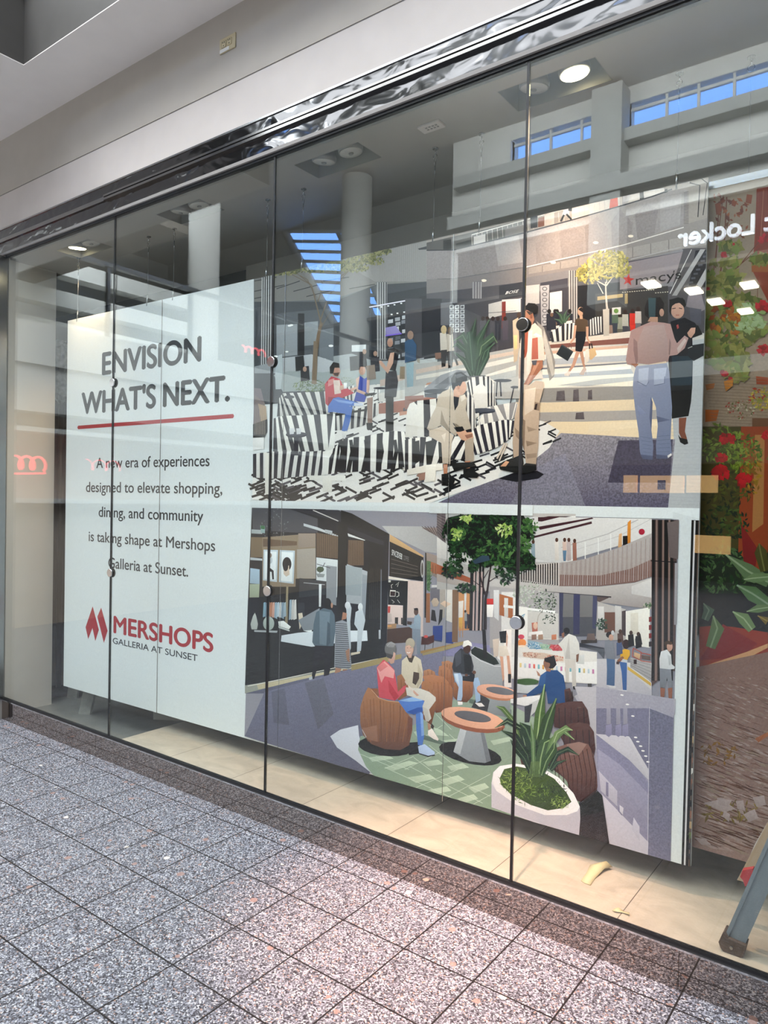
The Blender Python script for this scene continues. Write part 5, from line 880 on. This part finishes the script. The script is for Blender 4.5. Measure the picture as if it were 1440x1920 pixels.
P('e4e2e2', '85,770 92,710 135,670 230,655 400,680 510,745 605,845 645,930 630,960 560,985 420,985 240,920 110,830'); G('4a5c30', '35452a', '130,750 160,690 240,672 390,700 480,750 560,840 592,900 540,940 440,955 330,920 200,850 140,790')
A.leaves(71, 160, 240, 770, 110, 80, 15, ['6f8a42', '8aa254', '5a7434', '9ab062'], asp=.12); A.leaves(72, 120, 330, 850, 130, 70, 15, ['5f7a38', '7d9a4a', '4a602c'], asp=.12); A.leaves(73, 110, 470, 830, 90, 80, 14, ['2a3a20', '22301c', '35482a'], asp=.14); A.leaves(74, 70, 520, 900, 60, 45, 14, ['7d9a4a', '9ab062', '647e3c'], asp=.12); A.leaves(75, 60, 320, 720, 120, 40, 13, ['2c3c22', '3a4c2c'], asp=.14)
for w, t, c, d in [(34, '320,700 270,540 220,380 150,300 105,285', '50663c', '8aa068'), (40, '330,710 300,560 270,430 180,380 100,425', '2c3a2c', '7a8c6a'), (46, '330,720 310,600 230,480 140,440', '26332a', '4a5c44'), (44, '325,700 290,620 240,560 200,500', '2a372c', '4c5e48'), (66, '375,720 370,520 390,330 420,145', '4a6236', '9ab078'), (78, '380,720 390,560 440,380 495,235', '35482c', '6f875a'), (74, '370,700 350,560 300,430 260,390', '2c3c2c', '52684a'), (70, '385,720 395,620 420,520 480,490', '40563a', '829a68'), (46, '430,640 470,510 540,440 610,500', '5c764a', '9ab07c'), (40, '440,620 500,460 560,425 600,440', '6d8656', 'a4b888'), (34, '450,690 500,590 570,560 640,600', '2c3c30', '5a6e52'), (24, '460,700 500,650 565,628', '34463a', '5a6e52'), (30, '350,700 345,500 330,380', '55704a', '8aa274'), (50, '400,730 430,640 480,560 485,510', '3a5034', '7c9464')]: A.blade(c, w, t, d)
for k in range(9): L('5a7046', 5, [(320+k*9, 740), (335+k*6, 640)])
# tree in front of the atrium and slatted column
Z(820, 960, 5.538)
for x, w in [(370, 40), (400, 26), (452, 24), (482, 22)]: L('2a1f22', w, [(x, 500), (x-16, 1230)])
for x in (388, 424, 466): L('b8a09a', 17, [(x+2, 620), (x-12, 1230)])
L('2f2422', [34, 26, 24], '500,1220 505,900 520,820'); L('352926', [22, 14], '520,840 560,560'); L('352926', [20, 12], '500,860 440,620'); L('352926', [10, 6], '545,720 640,660'); L('352926', [9, 5], '480,700 540,600'); L('352926', [9, 5], '470,780 360,700'); L('352926', [12, 8], '575,330 570,200')
P('202a20', '110,60 240,30 900,34 950,120 1000,200 900,340 1010,470 960,600 800,620 620,540 520,580 380,500 300,420 160,420 140,300 60,180')
for sd, n, x, y, rx, ry, cs in [(81, 230, 300, 210, 240, 190, 0), (82, 230, 620, 240, 250, 210, 0), (83, 150, 850, 200, 170, 150, 0), (84, 150, 830, 500, 190, 140, 0), (85, 110, 220, 420, 110, 110, 0), (86, 100, 160, 600, 110, 90, 0), (87, 80, 300, 790, 100, 45, 0), (88, 110, 500, 470, 170, 90, 0), (89, 90, 720, 640, 110, 110, 0), (90, 60, 620, 440, 200, 160, 1), (91, 40, 240, 230, 80, 60, 1), (92, 36, 700, 190, 90, 70, 2), (93, 22, 200, 230, 60, 70, 2), (94, 50, 900, 330, 70, 100, 1), (95, 50, 960, 140, 90, 80, 1), (96, 40, 960, 540, 70, 60, 0), (97, 24, 300, 70, 60, 40, 2), (98, 40, 380, 560, 60, 60, 0)]:
    A.leaves(sd, n, x, max(y, 36+ry*.2), rx, ry, 24, [['24382a', '2f4830', '1c2a20', '3a5638', '30442e', '182219'], ['4a6a3c', '5a7c48', '3f5e38'], ['a8bc6a', '8aa854', 'c4cf92', '7c9a4c']][cs], asp=.45)
P('3c4a58', '370,510 470,450 540,455 550,500 400,540', .0)
Z(0, 0, 1); P('d3d8d7', '806,942 960,946 1000,947 1000,967 960,966 806,962')
# ---- cut the print along the board edges and build the four hanging boards
bmA = A.mesh(); dark = tuple(lin((50, 53, 56))); red = tuple(lin((168, 40, 48)))
lettering(bmA, 'ENVISION', .163, -4.270, 2.587, dark, bold=.055, width=1.05)
lettering(bmA, "WHAT'S NEXT.", .163, -4.262, 2.317, dark, bold=.055, width=1.57)
cl = bmA.loops.layers.float_color['Ink']
def flat(pts, c):
    f = bmA.faces.new([bmA.verts.new((x, sy(x)-.0012, z)) for x, z in pts]); f.normal_update()
    if f.normal.y > 0: f.normal_flip()
    for lp in f.loops: lp[cl] = tuple(c)+(0,)
flat([(-5.095, 2.206), (-3.438, 2.206), (-3.428, 2.219), (-3.438, 2.232), (-5.095, 2.232), (-5.105, 2.219)], red)
for t, x0, x1, z in [('A new era of experiences', -4.856, -3.646, 1.915), ('designed to elevate shopping,', -4.982, -3.525, 1.740), ('dining, and community', -4.82, -3.697, 1.562), ('is taking shape at Mershops', -4.94, -3.582, 1.380), ('Galleria at Sunset.', -4.696, -3.834, 1.201)]:
    lettering(bmA, t, .078, (x0+x1)/2, z, dark, bold=.018, width=x1-x0)
flat([(-4.881, .905), (-4.801, .742), (-4.843, .655), (-4.880, .746), (-4.932, .658), (-4.967, .742)], red)
flat([(-4.776, .906), (-4.695, .748), (-4.738, .655), (-4.822, .835)], red)
lettering(bmA, 'MERSHOPS', .124, -4.105, .744, red, bold=.05, width=1.03)
lettering(bmA, 'GALLERIA AT SUNSET', .044, -4.181, .666, dark, bold=.02, width=.90)
m_ink = ink('printed_sheet'); m_board = mat('white_board', (214, 218, 216), .5, var=.01); m_cable = mat('steel_cable', (150, 150, 148), .3, 1)
LB = ['leftmost hanging white board, with the left half of the heading and red diamond logo', 'second hanging board, white right half of the heading sheet with a picture strip beside it', 'third hanging board, picture of striped benches above a dark clothes shop', 'rightmost hanging board, picture of a standing couple above a planter and counter']
CB = [(-5.13, -4.30), (-4.03, -3.18), (-2.90, -2.025), (-1.765, -.862)]
for i in range(4):
    x0, x1 = PXS[i]+.0015, PXS[i+1]-.0015
    r = empty('hanging_board', ((x0+x1)/2, sy((x0+x1)/2), ZP0), LB[i], 'display board', 'boards hanging on steel cables in the window')
    MB().hexa([(x, sy(x)+d, z) for z in (ZP0, ZP1) for x, d in ((x0, 0), (x1, 0), (x1, .012), (x0, .012))]).build('board', m_board, r)
    b = bmA.copy()
    for co, no in [((x0, 0, 0), (-1, 0, 0)), ((x1, 0, 0), (1, 0, 0)), ((0, 0, ZP0), (0, 0, -1)), ((0, 0, ZP1), (0, 0, 1))]:
        bmesh.ops.bisect_plane(b, geom=b.verts[:]+b.edges[:]+b.faces[:], dist=1e-6, plane_co=co, plane_no=no, clear_outer=True)
    me = bpy.data.meshes.new('printed_artwork'); b.to_mesh(me); b.free(); me.materials.append(m_ink)
    o = bpy.data.objects.new('printed_artwork', me); COL.objects.link(o); o.parent = r; o.matrix_parent_inverse = Matrix.Translation(r.location).inverted()
    if i: MB().box((x0-.0025, sy(x0)-.004, ZP0-(.03 if i == 3 else 0)), (x0+.0005, sy(x0)-.0012, ZP1)).build('seam_edge', m_grey if i == 1 else m_steel, r)
    for x in CB[i]:
        y = sy(x)+.006; c = MB().tube([(x, y, ZP1-.01), (x, y+.002, ZC-.10)], .0016, 6).build('cable', m_cable, r)
        MB().tube([(x, y-.004, ZP1-.02), (x, y-.002, ZP1+.02), (x, y, ZP1+.06)], [.005, .0055, .003], 8).build('end_clip', m_steel, c)
        h = MB(); h.tube([(x, y+.002, ZC), (x, y+.002, ZC-.004)], .016, 14); h.tube([(x, y+.002, ZC), (x, y+.002, ZC-.03)], .003, 6)
        h.tube([(x+.011*math.sin(t*.524), y+.002, ZC-.041+.011*math.cos(t*.524)) for t in range(13)], .0025, 6)
        h.tube([(x, y+.002+.006*math.sin(t*.524), ZC-.068+.018*math.cos(t*.524)) for t in range(13)], .0022, 6); h.tube([(x, y+.002, ZC-.084), (x, y+.002, ZC-.13)], .0035, 6); h.build('ceiling_hook', m_steel, c)
bmA.free()
# ---- vinyl mural hanging behind, to the right
def my(x, z): return .455+.06*max(0, (.55-z)/.3)**2*max(0, min(1, (x+.72)/.3))+.012*math.sin(x*5)
V = Art(Vector((0, 1, 0)), .45, gain=.85, lift=.02); P, G, L, E, Z = V.P, V.G, V.L, V.E, V.z; A0 = A; A = V
Z(1140, 320, 3.84)
G('a4917c', '94826e', '560,60 2300,-200 2300,900 560,900'); P('9a8570', '560,900 2300,860 2300,1920 560,1920', .1)
P('8a3f2e', '1070,130 1180,110 1180,1000 1040,720 1060,420'); P('a05e38', '1030,600 1152,590 1152,730 1035,730')
for k in range(14): L('7c3526', 4, [(1080+k*14, 120), (1065+k*12, 640)])
L('a86a52', 5, '1120,140 1100,480')
for w, t in [(9, '855,190 835,560 800,800'), (7, '800,220 775,700'), (6, '830,180 790,480 740,900'), (6, '1152,430 950,680 840,780'), (5, '1090,560 900,720'), (4, '1080,760 1070,1100')]: L('6d3c26', w, t)
V.leaves(101, 40, 860, 260, 150, 110, 20, ['8a4a2c', '7c4026', '9a5a38', '6a3a2a']); V.leaves(102, 24, 900, 440, 150, 60, 16, ['6d4428', '8a4a2c'])
for t, c in [('770,240 810,230 820,290 780,320', '8f4a30'), ('890,215 930,220 915,260 890,250', '8a4528'), ('1000,170 1040,175 1030,240 990,230', '8f4a30')]: P(c, t)
for sd, n, x, y, rx, ry in [(103, 26, 890, 550, 70, 30), (104, 22, 840, 660, 120, 26), (105, 50, 840, 780, 140, 60), (106, 60, 800, 900, 120, 90), (107, 70, 960, 1010, 150, 110), (108, 90, 880, 1180, 190, 110), (109, 70, 850, 1350, 170, 90), (110, 36, 930, 1460, 80, 50), (111, 40, 760, 1000, 60, 200), (112, 30, 1060, 1150, 80, 60), (113, 40, 1100, 640, 60, 20)]:
    V.leaves(sd, n, x, y, rx, ry, 40, ['7c7a3c', '6a6c38', '8a864a', '55602f', '74823e', '939052'], asp=.6)
V.leaves(114, 70, 1010, 1060, 140, 100, 30, ['8ea066', '9cb080', '7c9458'], asp=.6)
V.leaves(115, 34, 850, 1080, 110, 120, 26, ['b0742c', 'a05c28', '8f4a26'], asp=.6)
for x, y, q in [(1125, 490, 42), (1110, 985, 48), (1115, 1290, 42), (840, 1460, 30), (860, 960, 34), (835, 610, 26), (1160, 990, 40), (880, 1500, 20), (720, 850, 14), (905, 530, 10)]:
    V.leaves(int(x+y), 16, x, y, q*.8, q*.7, q*.5, ['a8202c', 'b82c34', '8c1a24'], asp=.8)
P('a8622c', '700,1540 770,1530 760,1570 710,1580'); P('b8742c', '835,1520 905,1500 900,1550 850,1590'); P('a04a2c', '1065,1480 1152,1490 1152,1540 1070,1540'); P('a85a28', '700,1720 800,1720 780,1800 700,1810')
V.leaves(116, 80, 1100, 1640, 80, 90, 16, ['8a8a3c', 'c8b04a', 'a04030', 'b89a40']); V.leaves(117, 70, 950, 1720, 110, 70, 10, ['9a3a2c', 'c8c0a0', '7c6a44', '55602f'])
for k in range(20): L('7a6450', 3, [(700+k*3, 1480+k*22), (1150, 1500+k*22)])
Z(1140, 800, 3.84)
P('6a4a34', '1040,-60 2300,-60 2300,1640 1040,1640'); P('2e3420', '600,860 2300,860 2300,1500 600,1500'); P('4a4424', '640,0 1060,0 1040,500 980,900 640,900'); P('8f4426', '960,0 1152,0 1152,900 1080,1060 940,900'); P('a87444', '1060,60 1130,60 1120,700 1040,760')
for sd, n, x, y, rx, ry, cs in [(120, 120, 800, 120, 160, 140, ['5f6c2c', '4c5a28', '788a3a', '6a7834']), (121, 150, 980, 200, 130, 150, ['6a7a2c', '5a6c28', '7d8c38', '4a5a24']), (122, 130, 850, 450, 200, 130, ['3a3c1c', '2f321a', '4c4c24', '555628']), (123, 130, 850, 700, 170, 130, ['3f4c28', '2e3a20', '4c5c30', '24301c']), (124, 170, 830, 1050, 190, 190, ['3a5030', '2c4028', '4c6440', '22321f', '587048']), (125, 60, 1040, 330, 60, 200, ['8a6a2c', 'a0782c', '7c5a28'])]:
    V.leaves(sd, n, x, y, rx, ry, 22, cs, asp=.4)
for x, y, q in [(865, 90, 46), (820, 225, 36), (815, 330, 56), (975, 385, 50), (1140, 60, 30)]: V.leaves(int(x*y), 22, x, y, q, q*.8, q*.5, ['a01e26', 'b4282e', '8a1820'], asp=.8)
P('7a2c20', '960,700 1080,880 1060,1040 980,1000'); P('8e3a28', '660,1440 1152,1400 1152,1640 660,1760'); P('2a2418', '640,1200 1152,1200 1152,1480 900,1440 640,1420'); P('7c2c20', '830,1420 1080,1560 960,1660 660,1680')
for w, t, c, d in [(110, '1160,1120 1010,1040 850,920', '5f7450', '8c9c7a'), (70, '1160,1080 1050,1090 980,1100', '6a8058', '94a47e'), (110, '1160,1280 1040,1200 930,1140', '55704a', '84967a'), (60, '1160,1300 1080,1310 1000,1330', '62784e', '92a47c'), (90, '1040,1460 980,1380 900,1330', '6d8456', '9aac80'), (100, '740,1590 790,1450 760,1360', '5c7048', '82946c'), (70, '1152,1400 1080,1360', '74602c', '9a8444'), (80, '700,1390 730,1320 690,1270', '4a5c4a', '6c7c66'), (90, '1130,1040 1100,900 1090,840', '4c4a28', '6c6a3c')]: V.blade(c, w, t, d)
P('c89468', '700,1720 1000,1620 1152,1560 1152,1590 1000,1670 720,1750')
V.leaves(140, 420, 1650, 100, 480, 900, 44, ['7c7a3c', '6a6c38', '8a864a', '55602f'], asp=.6); V.leaves(141, 40, 1600, 0, 420, 700, 34, ['a8202c', '8c1a24', 'b82c34'], asp=.8)
# stone paving of the mural
Z(1040, 1200, 2.8225)
G('86665a', '9a8278', '600,175 1140,60 2000,-140 2000,1700 600,1120', .12)
rnd = random.Random(9)
for i in range(420):
    t = rnd.random(); y = 190+t*900; x = rnd.uniform(735, 1160); q = .4+t; ln = rnd.uniform(40, 100)*q; th = rnd.uniform(3, 7)*q; s = .28+.15*rnd.random()
    P(rnd.choice(['a08a80', 'a8958d', '8f776c', 'a28e86', '94806f']), [(x, y), (x+ln*.5, y+ln*.5*s-th), (x+ln, y+ln*s), (x+ln*.6, y+ln*.6*s+th*1.6)], .1)
for i in range(240):
    t = rnd.random(); y = 190+t*880; x = rnd.uniform(730, 1150); q = .5+t; ln = rnd.uniform(40, 110)*q; s = .3+.15*rnd.random(); L(rnd.choice(['5c3f2c', '6d4a3a', '54382c']), [2*q, 4*q, 1.5*q], [(x, y), (x+ln*.5, y+ln*.5*s+rnd.uniform(-6, 6)), (x+ln, y+ln*s)])
V.leaves(130, 30, 860, 600, 110, 60, 16, ['7c5a20', '8a6428', '6a4e1c'], asp=.4); V.leaves(131, 40, 920, 900, 160, 60, 20, ['7a6634', '6d5c30', '8a7440'], asp=.3)
for t in ['790,860 880,840 960,890 900,910', '960,850 1000,845 1010,900 970,890', '1000,920 1060,890 1080,940 1030,960', '740,1040 800,1050 830,1080 780,1080', '900,900 930,920 925,960 890,930', '860,830 940,845 920,880 870,870', '1050,830 1110,820 1120,870 1070,880']: P('ab9a95', t, .1)
P('a86a48', '1060,520 1140,480 1140,500 1080,540')
P('d6cfc6', '1030,1150 1060,1080 1140,940 1140,1300 1030,1200')
bm = V.mesh(off=0)
for co, no in [((-.80, 0, 0), (-1, 0, 0)), ((.20, 0, 0), (1, 0, 0)), ((0, 0, .325), (0, 0, -1)), ((0, 0, 3.0), (0, 0, 1))]:
    bmesh.ops.bisect_plane(bm, geom=bm.verts[:]+bm.edges[:]+bm.faces[:], dist=1e-6, plane_co=co, plane_no=no, clear_outer=True)
r = empty('hanging_mural', (-.3, .46, .325), 'vinyl mural of red flowers, potted leaves and stone paving hanging right of the boards', 'mural')
me = bpy.data.meshes.new('printed_artwork'); bm.to_mesh(me); bm.free(); me.materials.append(m_ink); o = bpy.data.objects.new('printed_artwork', me); COL.objects.link(o); o.parent = r; o.matrix_parent_inverse = Matrix.Translation(r.location).inverted()
MB().box((-1.0, .452, .33), (.20, .456, 3.02)).build('sheet', m_board, r)
MB().box((-1.0, .448, 3.0), (.55, .460, 3.03)).build('top_bar', m_steel, r)
x, y = -.605, .454
c = MB().tube([(x, y, 3.02), (x, y, ZC-.09)], .0016, 6).build('cable', m_cable, r)
h = MB(); h.tube([(x, y, ZC), (x, y, ZC-.004)], .016, 14); h.tube([(x, y, ZC), (x, y, ZC-.03)], .003, 6); h.tube([(x+.013*math.sin(t*.524), y, ZC-.043+.013*math.cos(t*.524)) for t in range(13)], .003, 6); h.build('ceiling_hook', m_steel, c)
# ------------------------------------------------------------------ things on the shop floor
# grey aluminium stepladder standing in the right corner
r = empty('stepladder', (-.52, .1, ZB), 'grey aluminium stepladder leg with a brown foot and red clip, at right', 'ladder')
def profile(name, pts, y0, y1, m, parent, lean=0):   # side outline in x and z, given depth, leaning back with height
    return MB().prism([Vector((x, y0+lean*(z-ZB), z)) for x, z in pts], Vector((0, y1-y0, 0))).build(name, m, parent)
K = 3.05                                               # rise per run of the leg
def leg_x(z, x0): return x0+(z-.20)/K
Zt = 2.0; LN = .05
lg = profile('leg', [(-.543, .20), (-.492, .187), (leg_x(Zt, -.492), Zt), (leg_x(Zt, -.543), Zt)], .085, .089, m_alu, r, LN)
profile('flange', [(-.546, .20), (-.534, .198), (leg_x(Zt, -.534), Zt), (leg_x(Zt, -.546), Zt)], .079, .13, m_alu, lg, LN)
profile('flange', [(-.492, .187), (-.482, .187), (leg_x(Zt, -.482), Zt), (leg_x(Zt, -.492), Zt)], .086, .13, m_alu, lg, LN)
m_foot = mat('worn_brown_rubber', (78, 62, 50), .7, var=.3, vscale=20)
fo = profile('foot', [(-.556, ZB+.012), (-.546, ZB+.001), (-.492, ZB), (-.483, ZB+.003), (-.474, .198), (-.531, .204), (-.5435, .222), (-.5485, .219), (-.562, .18)], .070, .125, m_foot, r)
MB().tube([(-.520, .070, .176), (-.520, .066, .176)], .006, 12).build('rivet', m_steel, fo)
profile('leg', [(-.55, ZB+.16), (-.515, ZB+.16), (leg_x(Zt, -.44), Zt), (leg_x(Zt, -.475), Zt)], .30, .33, mat('ladder_tan_side', (168, 146, 120), .6), r)
profile('hinge_clip', [(-.513, .396), (-.506, .421), (-.472, .438), (-.462, .40), (-.496, .366), (-.503, .386)], .15, .175, mat('red_plastic', (176, 60, 62), .4), r)
for k in range(4):
    z = .66+k*.33; x = leg_x(z, -.515); MB().box((x, .12, z), (x+.42, .29, z+.025), .004).build('step', m_alu, r)
profile('leg', [(.55, ZB), (.60, ZB), (.37, Zt), (.32, Zt)], .085, .125, m_alu, r, LN)
MB().box((.02, .09, Zt), (.40, .34, Zt+.05), .008).build('top_cap', m_foot, r)
# scraps of tape
m_tape = mat('yellowish_masking_tape', (200, 190, 148), .6, var=.1)
def sheet(name, grid, m, label, cat):
    b = MB(); V = [[b.bm.verts.new(p) for p in row] for row in grid]
    for i in range(len(V)-1):
        for j in range(len(V[0])-1): f = b.bm.faces.new([V[i][j], V[i][j+1], V[i+1][j+1], V[i+1][j]]); f.smooth = True
    o = b.build(name, m); md = o.modifiers.new('thick', 'SOLIDIFY'); md.thickness = .0015; return tag(o, label, cat)
z = ZB+.003
sheet('tape_scrap', [[(-1.125, .215, z), (-1.105, .205, z), (-1.08, .205, z)], [(-1.128, .28, z+.004), (-1.105, .27, z+.004), (-1.085, .27, z)], [(-1.14, .355, z+.006), (-1.11, .335, z+.02), (-1.075, .35, z+.012)], [(-1.105, .385, z+.012), (-1.08, .385, z+.03), (-1.055, .392, z+.01)]], m_tape, 'curled scrap of yellow tape on the beige floor below the planter picture', 'tape')
z = ZB+.003
sheet('tape_shred', [[(-.945, .075, z), (-.93, .07, z+.004), (-.905, .085, z+.002), (-.88, .08, z+.006)], [(-.94, .088, z+.004), (-.925, .092, z+.012), (-.905, .098, z), (-.885, .098, z+.004)]], m_tape, 'thin twisted shred of tape near the glass at lower right', 'tape')
# legs of a folding frame behind the text board
m_ply = mat('grey_ribbed_board', (132, 132, 126), .8, var=.1, vscale=30)
r = empty('folding_easel', (-5.35, .5, .03), 'grey folding easel legs showing under the white text board', 'easel')
MB().hexa([(-5.215, .38, .03), (-5.125, .42, .03), (-5.125, .44, .03), (-5.215, .40, .03), (-5.27, .62, .95), (-5.18, .66, .95), (-5.18, .68, .95), (-5.27, .64, .95)]).build('leg', m_ply, r)
MB().hexa([(-5.70, .56, .03), (-5.62, .60, .03), (-5.62, .62, .03), (-5.70, .58, .03), (-5.62, .66, .95), (-5.54, .70, .95), (-5.54, .72, .95), (-5.62, .68, .95)]).build('leg', m_ply, r)
MB().box((-5.62, .655, .9), (-5.18, .675, 1.0)).build('crossbar', m_ply, r)
o = MB().hexa([(-4.66, .66, .03), (-4.30, .88, .03), (-4.30, .89, .03), (-4.66, .67, .03), (-4.72, .70, .33), (-4.36, .92, .33), (-4.36, .93, .33), (-4.72, .71, .33)]).build('foam_board', mat('white_foam_board', (206, 206, 200), .8))
tag(o, 'white foam board offcut on the dark floor under the text board', 'board')
# stand wrapped in plastic beside the text board
r = empty('wrapped_stand', (-5.90, .6, .03), 'black pole stand with a crumpled plastic wrapped head left of the text board', 'stand')
MB().tube([(-5.90, .6, .06), (-5.91, .6, 2.66)], .024, 12).build('pole', m_black, r)
MB().tube([(-5.90, .6, .03), (-5.90, .6, .06), (-5.90, .6, .08)], [.16, .16, .05], 20).build('base', m_black, r)
rnd = random.Random(4)
hd = MB(); hd.tube([(-5.93, .6, 2.50), (-5.90, .6, 2.56), (-5.91, .6, 2.68), (-5.88, .6, 2.78), (-5.92, .6, 2.86), (-5.90, .6, 2.96), (-5.89, .6, 3.0)], [.03, .085, .11, .09, .10, .085, .03], 18)
for v in hd.bm.verts: v.co += Vector((rnd.uniform(-.02, .02), rnd.uniform(-.02, .02), rnd.uniform(-.02, .02)))
for f in hd.bm.faces: f.smooth = False
hd.build('plastic_wrapping', mat('crumpled_clear_plastic', (176, 178, 176), .15, var=.35, vscale=25), r)
